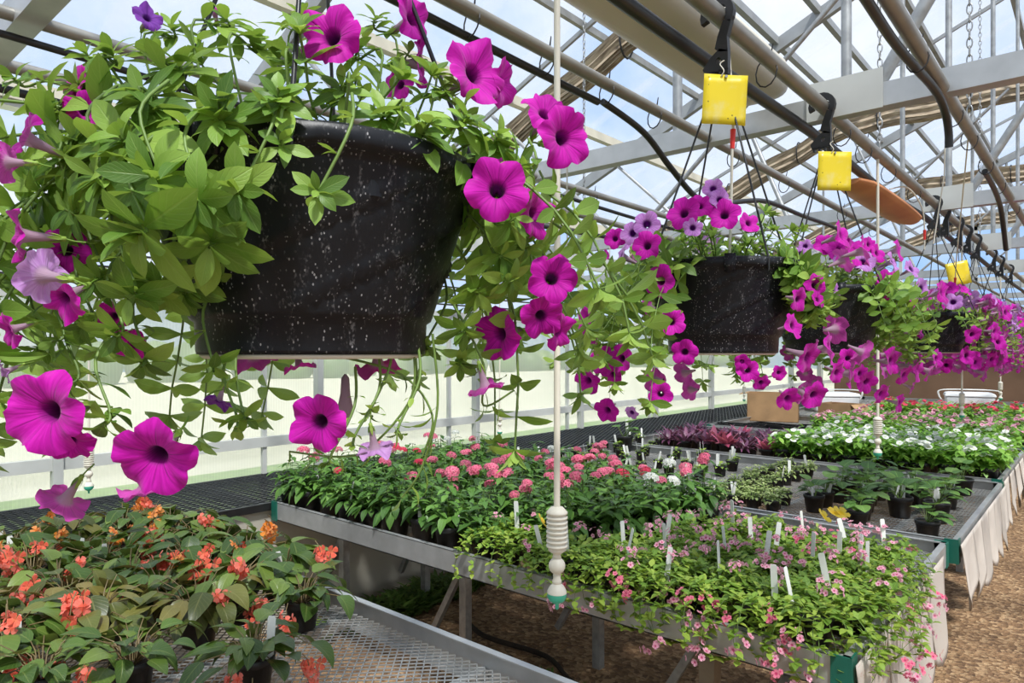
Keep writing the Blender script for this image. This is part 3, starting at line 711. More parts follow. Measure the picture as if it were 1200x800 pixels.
def begonia(seed,bronze=False,lo=-.75,nl=34):
    r=random.Random(seed); g=G(); tps=[leaf_tpl('wing',.56,d,.18,7,4,.03,.22) for d in (.5,.8,1.2)]
    for k in range(nl):
        a=k*2.399+r.uniform(-.3,.3); q=r.uniform(.2,1); el=1.45-q*1.15; ln=r.uniform(.06,.15)*(.6+.4*q)
        p0=np.array([.015*math.cos(a),.015*math.sin(a),.085]); p2=p0+dirv(a,el)*ln; p1=(p0+p2)/2+np.array([0,0,.02])
        tube(g,[p0,p1,p2],.0022,.0014,4,1,False)
        d=dirv(a+r.uniform(-.6,.6),r.uniform(lo,.25 if lo<-.5 else .7)); L=r.uniform(.065,.108)
        put(g,r.choice(tps),p2,d,(d[0]*.5+r.uniform(-.3,.3),d[1]*.5+r.uniform(-.3,.3),1),L,0)
    fo=g.mesh('foliage',[M['L_beg2'] if bronze else M['L_beg'],M['stemred']])
    parts=[('pot',POT),('soil',SOIL),('foliage',fo)]
    return parts
BEGS=[begonia(30+i,False,-.45,36) for i in range(3)]
def bcluster(seed,mat):
    r=random.Random(seed); g=G(); tube(g,[(0,0,0),(.012,0,-.01),(.02,0,-.035)],.0012,.001,4,1,False)
    for k in range(9):
        c=np.array([.02+r.uniform(-.018,.018),r.uniform(-.018,.018),-.035+r.uniform(-.028,.018)]); d=unit([r.uniform(-1,1),r.uniform(-1,1),r.uniform(-.6,.4)])
        star5(g,c,d,r.uniform(.009,.016),0,4,.95,r.random()*6,.35)
    return g.mesh('flower_cluster',[mat,M['stemred']])
BC=[bcluster(i,M['C_coral']) for i in range(3)]; BO=[bcluster(9,M['C_orange'])]
BEG=[begonia(i) for i in range(4)]+[begonia(9,True),begonia(10,True)]
def umbel(seed,mat,R=.022,n=20,pr=.0075):
    r=random.Random(seed); g=G(); tube(g,[(0,0,-.03),(0,0,-.004)],.0015,.001,4,1,False)
    for k in range(n):
        z=1-1.1*(k+.5)/n; a=k*2.4; s=math.sqrt(max(0,1-z*z)); d=np.array([s*math.cos(a),s*math.sin(a),z])
        star5(g,d*(R*.95,R*.95,R*.6),d,pr*r.uniform(.85,1.2),0,5,.75,r.random()*6,.1)
    return g.mesh('flower_cluster',[mat,M['stem']])
UM={c:[umbel(i,M['C_'+c]) for i in (1,2)] for c in ('pink','red','white')}
def penta(seed):
    r=random.Random(seed); g=G(); tps=[leaf_tpl('ovate',.44,d,.22,5,2,.04) for d in (.4,.8)]
    for b in range(9):
        a=b*2.4+r.uniform(-.3,.3); q=(b/9)**.6; top=np.array([.085*q*math.cos(a),.085*q*math.sin(a),r.uniform(.19,.26)*(1-.28*q)])
        base=np.array([.01*math.cos(a),.01*math.sin(a),.08]); tube(g,[base,(base+top)/2+np.array([0,0,.01]),top],.002,.0013,4,1,False)
        for k in range(5):
            t=.25+.75*k/4; p=base+(top-base)*t
            for s in (0,PI):
                aa=k*PI/2+s+r.uniform(-.3,.3)+a; d=dirv(aa,r.uniform(-.35,.45)); put(g,r.choice(tps),p,d,(0,0,1),r.uniform(.045,.072)*(1-.25*(k==4)),0)
    for k in range(16):
        a=k*2.4+r.random(); p=(.05*math.cos(a),.05*math.sin(a),r.uniform(.10,.14)); put(g,r.choice(tps),p,dirv(a,r.uniform(-.9,-.1)),(0,0,1),r.uniform(.055,.08),0)
    return [('pot',POT),('soil',SOIL),('foliage',g.mesh('foliage',[M['L_pen'],M['stem']]))]
PEN=[penta(i) for i in range(4)]
def smallcluster(seed,mat,n=7,spread=.02,pr=.008):
    r=random.Random(seed); g=G()
    for k in range(n):
        c=np.array([r.uniform(-1,1)*spread,r.uniform(-1,1)*spread,r.uniform(-.6,1)*spread]); d=unit(c+np.array([0,0,.01])); star5(g,c,d,pr*r.uniform(.8,1.25),0,5,.85,r.random()*6,.25)
    return g.mesh('flower_cluster',[mat])
SCL={c:[smallcluster(i,M['C_'+c]) for i in (1,2,3)] for c in ('rose','pink')}
SCL['yel']=[smallcluster(5,M['C_yel'],1,.003,.019)]
def trailing(seed,R=.15,lm='L_tra',nst=34,H=.12,L=.021,hang=.12):
    r=random.Random(seed); g=G(); tps=[leaf_tpl('ovate',.62,d,.15,3,2) for d in (.3,.9)]
    for b in range(nst):
        a=b*2.4; q=((b+.5)/nst)**.5; ln=R*(.35+.75*q)*r.uniform(.8,1.2); P=[]; el=1.4-.9*q; p=np.array([.02*math.cos(a),.02*math.sin(a),.08]); 
        for k in range(9):
            P.append(p.copy()); p=p+dirv(a+r.uniform(-.25,.25),el)*ln*1.35/8; el-=.16+.22*q*hang/.12*.8
            if p[2]<.012 and hang<.2: el=max(el,.25)
        tube(g,P,.0012,.0007,3,1,False)
        for k in range(2,9):
            for s in (0,1,2,3):
                aa=r.uniform(0,2*PI); d=dirv(aa,r.uniform(-.2,.9)); put(g,r.choice(tps),P[k],d,(0,0,1),L*r.uniform(.7,1.35),0)
    return [('pot',POT),('soil',SOIL),('foliage',g.mesh('foliage',[M[lm],M['stem']]))]
TRA=[trailing(i) for i in range(3)]; TRH=[trailing(20+i,.2,'L_tra',36,.12,.023,.24) for i in range(2)]
def vinca(seed,lm='L_vin'):
    r=random.Random(seed); g=G(); tp=leaf_tpl('ovate',.48,.3,.15,3,2)
    for b in range(12):
        a=b*2.4; q=(b/12)**.5*.055; top=np.array([q*math.cos(a)*1.4,q*math.sin(a)*1.4,r.uniform(.10,.15)]); base=np.array([q*.5*math.cos(a),q*.5*math.sin(a),.06])
        for k in range(6):
            p=base+(top-base)*k/5
            for s in (0,1,2): put(g,tp,p,dirv(r.uniform(0,6.3),r.uniform(-.7,.6)),(0,0,1),r.uniform(.032,.05),0)
    return [('pot',SPOT),('soil',SSOIL),('foliage',g.mesh('foliage',[M[lm],M['stem']]))]
VIN=[vinca(i) for i in range(2)]
def vflower(mat):
    g=G(); star5(g,(0,0,0),np.array([0.,0,1.]),.021,0,5,1.0,0,.08); return g.mesh('flower',[mat])
VF={c:vflower(M['C_'+c]) for c in ('white','pink','red','rose')}
def tuft(seed,lm,n,L,shape='strap',ratio=.2,pot=(SPOT,SSOIL),h0=.06,el=(.3,1.4),R=.02,droop=.6,st=None):
    r=random.Random(seed); g=G(); tp=leaf_tpl(shape,ratio,droop,.15,4,2)
    for k in range(n):
        a=r.uniform(0,2*PI); e=r.uniform(*el); p=np.array([R*r.random()*math.cos(a),R*r.random()*math.sin(a),h0])
        if st: q=p+dirv(a,e)*st*r.uniform(.4,1); tube(g,[p,q],.0016,.0011,3,1,False); p=q; e-=.7
        put(g,tp,p,dirv(a,e),(0,0,1),L*r.uniform(.6,1.2),0)
    return [('pot',pot[0]),('soil',pot[1]),('foliage',g.mesh('foliage',[M[lm],M['stem']]))]
PUR=[tuft(i,'L_pur',46,.095,R=.05,droop=.9) for i in range(2)]; PNK=[tuft(5,'L_pnk',34,.085,R=.04,ratio=.34)]
PAL=[tuft(i,'L_pale',60,.022,'ovate',.7,el=(0,1.5),R=.035,st=.035) for i in range(2)]
CUT=[tuft(i+7,'L_tra',16,.035,'ovate',.6,el=(.2,1.5),R=.015,st=.03) for i in range(2)]
CUC=[tuft(i+11,'L_cuc',14,.065,'heart',.95,(POT,SOIL),.085,(.4,1.4),.01,.5,.10) for i in range(3)]
BARE=[tuft(15,'L_tra',7,.03,'ovate',.6,el=(.5,1.5),R=.01,st=.015)]

Z0=.698
def place_rows(kind,name,cat,rows,tmpl,group,bench_word,dec,sc=(.9,1.1),extra=None):
    """rows: list of (y, [x...]); labels count along each row from the wall side"""
    for j,(y,xs) in enumerate(rows):
        for i,x in enumerate(xs):
            r=random.Random(hash((kind,j,i))&0xffff if False else (len(kind)*971+j*131+i*17))
            parts,word=dec(r,i,j,len(xs))
            lab='%s, %s from wall, %s row, %s'%(word,OR[i],OR[j],bench_word)
            t=inst(name,parts,(x+r.uniform(-.025,.025),y+r.uniform(-.02,.02),Z0),(r.uniform(-.3,.3) if kind=='trailing' else r.uniform(0,6.28)),r.uniform(*sc),lab,cat,group)
def lin(a,b,n): return [a+(b-a)*i/max(1,n-1) for i in range(n)]

# begonias on the near bench
def dec_beg(r,i,j,n):
    bz=r.random()<.28; parts=list(BEG[4+r.randrange(2)] if bz else BEG[r.randrange(4)]); orange=(j>=2 and i<5 and r.random()<.5)
    nf=r.choice((1,2,2,3)); 
    for k in range(nf):
        a=r.uniform(0,6.28); q=r.uniform(.06,.14); parts.append(('flower_cluster',(BO if orange else BC)[r.randrange(1 if orange else 3)],T(q*math.cos(a),q*math.sin(a),r.uniform(.19,.27)-q*.45,0,0,a,r.uniform(1.0,1.4))))
    if r.random()<.22: parts.append(tagpart(r,.07))
    return parts,('orange' if orange else 'coral')+('-flowered bronze-leaved begonia' if bz else '-flowered green begonia')
place_rows('begonia','potted_begonia','begonia',[(.28,lin(-3.35,-2.40,5)),(.50,lin(-3.3,-2.25,6)),(.73,lin(-3.35,-2.25,6)),(.95,lin(-3.35,-2.12,6)),(1.14,lin(-3.3,-2.22,6)),(1.31,lin(-3.36,-2.25,6))],None,'begonias in black pots on the near bench','near bench',dec_beg,(1.0,1.22))
for (x,y,ni,lab) in ((-1.98,1.235,2,'coral-flowered begonia standing alone at the right edge, nearest the aisle-side rim corner'),(-1.71,.92,5,'coral-flowered begonia with a white tag, foremost pot on the open mesh'),(-1.93,.70,4,'coral-flowered begonia left of the tagged foremost pot on the mesh'),(-2.02,.52,4,'coral-flowered begonia at the bottom left with hanging blooms')):
    r=random.Random(ni*7+int(x*100)); parts=list(BEGS[ni%3])
    for k in range(4):
        a=-.9+r.uniform(-1.3,1.3); q=r.uniform(.11,.15); parts.append(('flower_cluster',BC[k%3],T(q*math.cos(a),q*math.sin(a),r.uniform(.05,.15),0,0,a,r.uniform(1.0,1.4))))
    if ni==5: parts.append(('plant_tag',TAG,T(.035,.022,.08,-.05,.05,.7,1.3),'white plant tag'))
    inst('potted_begonia',parts,(x,y,Z0),r.uniform(-.3,.3),1.0,lab,'begonia','begonias in black pots on the near bench')

# pentas on the middle bench
def dec_pen(r,i,j,n):
    parts=list(PEN[r.randrange(4)]); pr=.45+.5*(i/n)
    c='none'
    if r.random()<pr:
        c=r.choice(('pink','pink','pink','pink','pink','red')) 
        if j>=3 and r.random()<.18: c='white'
        for k in range(r.choice((1,2,3))+(1 if i>n*.5 else 0)):
            a=r.uniform(0,6.28); q=r.uniform(0,.09); parts.append(('flower_cluster',UM[c][k%2],T(q*math.cos(a),q*math.sin(a),r.uniform(.235,.285)-q*.5,r.uniform(-.4,.4),r.uniform(-.4,.4),a,r.uniform(.85,1.2))))
    if r.random()<(.6 if j==0 else .15): parts.append(tagpart(r,.09))
    return parts,{'none':'green penta without open blooms','pink':'pink-flowered penta','red':'red-flowered penta','white':'white-flowered penta'}[c]
place_rows('penta','potted_penta','penta',[(2.15,lin(-3.52,-2.05,9)),(2.36,lin(-3.5,-1.75,10)),(2.58,lin(-3.52,-1.62,11)),(2.80,lin(-3.5,-1.55,11)),(3.02,lin(-3.52,-1.52,11)),(3.24,lin(-3.5,-1.50,10)),(3.44,lin(-3.5,-2.3,6))],None,'pentas in black pots on the middle bench','middle bench',dec_pen,(1.18,1.42))

# trailing pink plants, middle bench front right
def dec_tra(r,i,j,n):
    edge=(j==0 and i>=3) or i==n-1
    parts=list(TRH[r.randrange(2)] if edge else TRA[r.randrange(3)]); few=(j==0 and i<4)
    c='rose'
    if j>=3 and r.random()<.35: c='pink'
    for k in range(2 if few else r.randint(3,6)):
        a=r.uniform(0,6.28); q=r.uniform(.03,.16); z=.17-q*.35 - (r.uniform(0,.18) if edge and q>.11 else 0)
        parts.append(('flower_cluster',SCL[c][k%3],T(q*math.cos(a),q*math.sin(a),z+.02,r.uniform(-.5,.5),0,a,r.uniform(.65,1.05))))
    if j==0 and i>=3 or i==n-1:
        for k in range(5):
            ang=(-PI/2 if j==0 else 0)+r.uniform(-.9,.9); q=r.uniform(.11,.19); parts.append(('flower_cluster',SCL['rose' if k%3 else 'pink'][k%3],T(q*math.cos(ang),q*math.sin(ang),.12-(q-.1)*1.7,.9,0,ang+PI/2,r.uniform(.9,1.25))))
    yl=(j==4 and i in (2,4)) or (j==0 and i==1)
    if yl:
        for q in range(3): parts.append(('flower',SCL['yel'][0],T(.03*q-.03,.02*(q%2),.19+.01*q,.6*q-.6,.7,q,1.3),'yellow flower'))
    if r.random()<.85: parts.append(tagpart(r,.11,.05))
    return parts,{'rose':'pale pink trailing plant','pink':'deep pink trailing plant'}[c]+(' with a yellow bloom' if yl else '')
place_rows('trailing','trailing_plant','trailing plant',[(2.16,lin(-1.90,-.66,8)),(2.36,lin(-1.42,-.64,5)),(2.56,lin(-1.36,-.66,5)),(2.76,lin(-1.30,-.66,5)),(2.94,lin(-1.20,-.68,4))],None,'trailing pink plants at the end of the middle bench','middle bench',dec_tra,(1.1,1.3))

# third bench: rows of small tagged pots
def dec_small(T_,word,ptag,bigtag=1.0,n_extra=None):
    def f(r,i,j,n):
        parts=list(T_[r.randrange(len(T_))])
        if r.random()<ptag:
            for q in range(1 if r.random()<.5 else 2): parts.append(tagpart(r,.055,.025))
        return parts,word
    return f
place_rows('cuttingsa','potted_cutting','cutting',[(3.80,lin(-3.45,-2.75,4)),(4.02,lin(-3.45,-2.2,7)),(4.25,lin(-3.4,-2.15,7)),(4.5,lin(-3.4,-2.15,6)),(4.75,lin(-3.4,-2.1,6)),(5.0,lin(-3.4,-2.15,6)),(5.25,lin(-3.3,-2.2,5))],None,'small potted cuttings on the third bench','third bench',dec_small(CUT,'small green cutting in black pot',.75),(.9,1.15))
place_rows('palecut','pale_cutting','cutting',[(3.85,lin(-1.78,-1.42,4)),(3.97,lin(-1.78,-1.42,4)),(4.10,lin(-1.80,-1.42,4)),(4.26,lin(-1.80,-1.62,2)),(4.42,lin(-1.80,-1.62,2)),(4.58,lin(-1.80,-1.62,2)),(4.74,lin(-1.80,-1.62,2)),(4.9,lin(-1.80,-1.62,2)),(5.06,lin(-1.80,-1.62,2)),(5.22,lin(-1.80,-1.62,2))],None,'pale cuttings in the middle of the third bench','pale block of third bench',dec_small(PAL,'pale yellow-green cutting',.25),(1.0,1.15))
place_rows('squash','squash_seedling','seedling',[(3.80,lin(-.98,-.62,2)),(4.02,lin(-1.22,-.98,2)),(4.2,lin(-1.22,-.66,4)),(4.4,lin(-1.22,-.7,4)),(4.6,lin(-1.22,-.68,4)),(4.85,lin(-1.2,-.7,3)),(5.1,lin(-1.2,-.66,2))],None,'broad-leaved seedlings at the right of the third bench','aisle block of third bench',dec_small(CUC,'broad-leaved green seedling',.8),(.95,1.2))

# fourth bench: purple foliage and vincas
def dec_pur(r,i,j,n):
    if i in (2,5) and r.random()<.6 or (j==0 and i in(3,)): return list(PNK[0]),'bright pink leafy plant'
    return list(PUR[r.randrange(2)]),'purple strap-leaved plant'
place_rows('purple','purple_foliage_plant','foliage plant',[(5.66,lin(-3.05,-2.12,6)),(5.90,lin(-3.1,-2.12,6)),(6.14,lin(-3.1,-2.12,6)),(6.4,lin(-3.1,-2.15,5))],None,'purple foliage plants on the fourth bench','fourth bench',dec_pur,(1.3,1.6))
place_rows('cuttingsb','potted_cutting','cutting',[(5.64,lin(-3.42,-3.2,2)),(5.85,lin(-3.42,-3.24,2))],None,'small potted cuttings on the fourth bench','fourth bench corner',dec_small(CUT,'small green cutting in black pot',1),(.9,1.1))
def dec_vin(c,word,nf=(5,8)):
    def f(r,i,j,n):
        parts=list(VIN[r.randrange(2)])
        for k in range(r.randint(*nf)):
            a=r.uniform(0,6.28); q=r.uniform(0,.085); parts.append(('flower',VF[c],T(q*math.cos(a),q*math.sin(a),.165-q*.5,r.uniform(-.7,.7),r.uniform(-.7,.7),a,.72)))
        return parts,word
    return f
place_rows('whitevinca','potted_vinca','vinca',[(5.64,lin(-1.97,-.60,12)),(5.79,lin(-1.96,-.60,12)),(5.95,lin(-1.97,-.60,12)),(6.15,lin(-1.95,-.60,11)),(6.38,lin(-1.95,-.60,10)),(6.65,lin(-1.9,-.60,9)),(6.95,lin(-1.9,-.6,9))],None,'white vincas in small pots on the fourth bench','fourth bench',dec_vin('white','white-flowered vinca',(4,7)),(1.45,1.75))
place_rows('rosevinca','potted_vinca','vinca',[(7.65,lin(-2.3,-.62,10)),(7.9,lin(-2.3,-.62,10)),(8.2,lin(-2.3,-.62,9)),(8.55,lin(-2.2,-.62,9)),(8.9,lin(-2.2,-.62,9))],None,'rose pink flowers on the fifth bench','fifth bench',dec_vin('rose','rose pink bedding plant',(7,10)),(1.4,1.6))
place_rows('redvinca','potted_vinca','vinca',[(9.6,lin(-2.2,-.62,9)),(10.0,lin(-2.2,-.62,9)),(10.5,lin(-2.2,-.62,9))],None,'red flowers on the sixth bench','sixth bench',dec_vin('red','red bedding plant',(7,9)),(1.5,1.8))
# a leafy pot at the wall side behind the pentas
inst('squash_seedling',list(CUC[0])+[tagpart(random.Random(3),.1)],(-3.30,5.45-.1,Z0),0,1.5,'larger broad-leaved plant rising behind the pentas near the wall','seedling','broad-leaved seedlings at the right of the third bench')
FL1=[(-0.4809,0.324,1.8618,0.0273,0.53,-0.84,0.1,'m'),
(-0.5331,0.4642,1.943,0.0254,0.98,0.13,0.16,'m'),
(-0.5422,0.4827,1.9042,0.0248,0.82,0.57,0.0,'m'),
(-0.6258,0.516,1.915,0.021,0.35,-0.94,0.0,'m'),
(-0.4565,0.4777,1.8723,0.0355,0.98,-0.11,0.17,'m'),
(-0.463,0.525,1.8748,0.0254,0.91,0.4,-0.1,'m'),
(-0.4067,0.521,1.8343,0.0256,0.8,-0.33,0.5,'m'),
(-0.3686,0.5011,1.7953,0.0287,0.95,-0.29,-0.11,'m'),
(-0.3561,0.3927,1.7272,0.0258,0.69,-0.72,0.0,'m'),
(-0.3879,0.4843,1.7256,0.0248,0.99,0.16,-0.05,'m'),
(-0.3663,0.4766,1.6653,0.0225,0.73,-0.69,0.05,'m'),
(-0.398,0.502,1.632,0.0216,0.77,-0.54,-0.34,'m'),
(-0.3961,0.5302,1.6181,0.019,0.94,0.09,-0.33,'m'),
(-0.4588,0.5022,1.617,0.0281,-0.03,-0.99,-0.12,'m'),
(-0.4515,0.482,1.5621,0.019,0.11,0.26,-0.96,'m'),
(-0.5789,0.4509,1.5793,0.0252,-0.17,0.19,-0.97,'m'),
(-0.7324,0.397,1.5883,0.0244,-0.36,0.42,-0.83,'m'),
(-0.7119,0.4413,1.58,0.019,0.18,0.16,-0.97,'m'),
(-0.4883,0.3176,1.5412,0.0252,0.57,-0.81,-0.1,'m'),
(-0.5002,0.3867,1.5086,0.0178,-0.07,0.26,-0.96,'l'),
(-0.5888,0.2833,1.5535,0.0127,0.21,-0.41,-0.89,'p'),
(-0.527,0.2045,1.52,0.0306,0.65,-0.68,-0.33,'m'),
(-0.5717,0.2186,1.4886,0.0209,0.01,0.17,-0.98,'m'),
(-0.6347,0.1771,1.4763,0.0199,-0.54,-0.31,-0.79,'m'),
(-0.5888,0.1508,1.555,0.0325,0.54,-0.84,-0.05,'m'),
(-0.6191,0.1775,1.5258,0.0189,0.68,-0.4,-0.62,'m'),
(-0.5798,0.1322,1.6822,0.0198,-0.23,-0.97,0.0,'m'),
(-0.4958,0.1256,1.6473,0.0173,-0.89,-0.44,0.13,'l'),
(-0.5789,0.1594,1.6375,0.0194,0.37,-0.79,-0.48,'m'),
(-0.6447,0.1817,1.684,0.0189,0.82,-0.57,0.0,'m'),
(-0.6006,0.1405,1.7588,0.0206,-0.07,-0.94,0.33,'m'),
(-0.5613,0.1218,1.7277,0.0144,-0.68,-0.74,0.0,'m'),
(-0.6834,0.2011,1.84,0.0172,0.18,-0.92,0.35,'m'),
(-0.6557,0.1987,1.8059,0.0167,0.88,-0.48,0.0,'m'),
(-0.6082,0.134,1.615,0.0138,0.09,-0.94,-0.33,'m'),
(-0.634,0.1381,1.5837,0.0098,-0.14,-0.88,-0.46,'l'),
(-0.7915,0.2661,1.636,0.018,0.62,-0.72,-0.32,'m'),
(-0.6347,0.2434,1.8955,0.0135,0.92,-0.06,0.39,'p'),
(-0.5911,0.5462,1.834,0.017,0.74,-0.52,0.44,'m'),
(-0.7981,0.2869,1.6065,0.0194,0.54,-0.78,-0.31,'m'),
(-0.5174,0.5837,1.8116,0.0146,1.0,0.02,0.0,'m'),
(-0.7889,0.3744,2.002,0.015,0.42,-0.48,0.77,'m')]
RO1=[(-0.4577,0.2647,1.7875,0.035,0.63,-0.57,0.53,14),
(-0.4907,0.236,1.7731,0.0469,0.47,-0.71,0.53,12),
(-0.545,0.1889,1.7588,0.0512,0.3,-0.81,0.51,12),
(-0.4524,0.2296,1.7116,0.0364,0.71,-0.67,-0.2,10),
(-0.4094,0.267,1.7116,0.0258,0.86,-0.51,0.1,8),
(-0.4967,0.1911,1.7216,0.047,0.5,-0.87,0.0,11),
(-0.4623,0.2077,1.7018,0.0437,0.6,-0.69,-0.41,10),
(-0.4927,0.1813,1.6788,0.0546,0.33,-0.7,-0.64,9),
(-0.4756,0.2227,1.6732,0.048,0.57,-0.43,-0.7,9),
(-0.6823,0.2021,1.834,0.0375,0.02,-0.79,0.61,12),
(-0.6596,0.2218,1.864,0.0413,0.12,-0.47,0.87,12),
(-0.6759,0.1811,1.8117,0.0362,-0.13,-0.83,0.54,10),
(-0.5734,0.2437,1.8359,0.049,0.35,-0.4,0.85,12),
(-0.5545,0.2071,1.7963,0.0488,0.33,-0.7,0.64,11),
(-0.5821,0.3156,1.8844,0.0372,0.29,-0.17,0.94,14),
(-0.5379,0.3275,1.8565,0.033,0.43,-0.33,0.84,12),
(-0.622,0.3074,1.9136,0.0384,0.21,-0.24,0.95,12),
(-0.545,0.4009,1.8945,0.033,0.45,-0.19,0.87,12),
(-0.4784,0.3792,1.8115,0.036,0.65,-0.42,0.64,12),
(-0.4898,0.3428,1.8262,0.0333,0.58,-0.5,0.65,11),
(-0.4378,0.3879,1.79,0.0362,0.69,-0.28,0.67,12),
(-0.4246,0.4259,1.804,0.0345,0.74,-0.2,0.64,11),
(-0.4154,0.4604,1.7953,0.0357,0.76,-0.05,0.65,11),
(-0.4008,0.4731,1.7721,0.0325,0.9,0.09,0.42,10),
(-0.4827,0.455,1.8574,0.033,0.47,-0.03,0.88,10),
(-0.3907,0.4554,1.7178,0.033,1.0,0.01,0.0,10),
(-0.4125,0.463,1.6868,0.0341,0.94,-0.07,-0.33,10),
(-0.4439,0.4622,1.6536,0.0336,0.74,-0.2,-0.64,10),
(-0.4529,0.4543,1.6176,0.0304,0.58,-0.34,-0.74,9),
(-0.4077,0.4936,1.6976,0.0288,0.9,0.09,-0.42,9),
(-0.6632,0.1657,1.7344,0.0336,0.01,-0.99,0.11,10),
(-0.7162,0.1726,1.714,0.0315,-0.15,-0.99,0.0,9),
(-0.5986,0.1688,1.7086,0.0351,0.16,-0.99,0.0,10),
(-0.6038,0.1907,1.6554,0.0338,0.3,-0.81,-0.51,9),
(-0.6526,0.1748,1.6084,0.0308,0.02,-0.79,-0.61,9),
(-0.6115,0.1841,1.6216,0.0311,0.26,-0.8,-0.55,9),
(-0.5692,0.1943,1.6111,0.0312,0.39,-0.6,-0.7,9),
(-0.5758,0.2151,1.5878,0.0338,0.39,-0.45,-0.8,8),
(-0.5447,0.2156,1.6468,0.0364,0.54,-0.47,-0.7,9),
(-0.5503,0.2372,1.6452,0.0338,0.53,-0.32,-0.78,9),
(-0.5549,0.2598,1.6574,0.0308,0.64,-0.26,-0.72,8),
(-0.5766,0.1879,1.5428,0.0338,0.18,-0.53,-0.83,6),
(-0.5522,0.2621,1.5839,0.0266,0.66,-0.22,-0.72,5),
(-0.5311,0.2804,1.5454,0.021,0.92,-0.15,-0.36,5),
(-0.539,0.2735,1.5349,0.0252,0.27,-0.31,-0.91,4),
(-0.5402,0.193,1.6388,0.0362,0.47,-0.71,-0.53,9),
(-0.7219,0.1677,1.6615,0.033,0.01,-0.95,-0.31,9),
(-0.7972,0.1817,1.8657,0.0363,-0.2,-0.74,0.64,9),
(-0.7442,0.2277,1.8904,0.033,-0.11,-0.52,0.85,10),
(-0.5978,0.4079,1.9343,0.035,0.22,-0.09,0.97,10),
(-0.6421,0.396,1.9573,0.036,0.21,-0.24,0.95,10),
(-0.682,0.2818,1.9152,0.038,0.13,-0.31,0.94,11),
(-0.4462,0.2614,1.7513,0.0245,0.87,-0.41,0.29,8),
(-0.6242,0.173,1.7566,0.0405,0.09,-0.94,0.33,11),
(-0.5591,0.1766,1.7294,0.0413,0.24,-0.95,0.22,11),
(-0.7459,0.1732,1.7798,0.0357,-0.07,-0.94,0.33,10),
(-0.6421,0.184,1.5734,0.0308,0.03,-0.67,-0.74,7),
(-0.7106,0.1775,1.6015,0.03,0.02,-0.84,-0.54,8),
(-0.5251,0.4711,1.6018,0.0315,0.29,-0.34,-0.89,8),
(-0.4845,0.4799,1.5847,0.0289,0.43,-0.33,-0.84,7),
(-0.4856,0.3994,1.5241,0.0202,0.05,-0.37,-0.93,5),
(-0.5142,0.3878,1.5386,0.0205,-0.03,-0.47,-0.88,5),
(-0.5152,0.3472,1.5003,0.018,0.05,-0.37,-0.93,4),
(-0.5065,0.368,1.5138,0.0198,0.21,-0.24,-0.95,4),
(-0.4066,0.468,1.6636,0.0294,0.88,-0.14,-0.46,9),
(-0.4515,0.482,1.7667,0.0363,0.93,0.02,0.36,10),
(-0.5537,0.4727,1.9168,0.0324,0.47,-0.03,0.88,9),
(-0.597,0.4616,1.9626,0.0333,0.29,-0.17,0.94,9)]
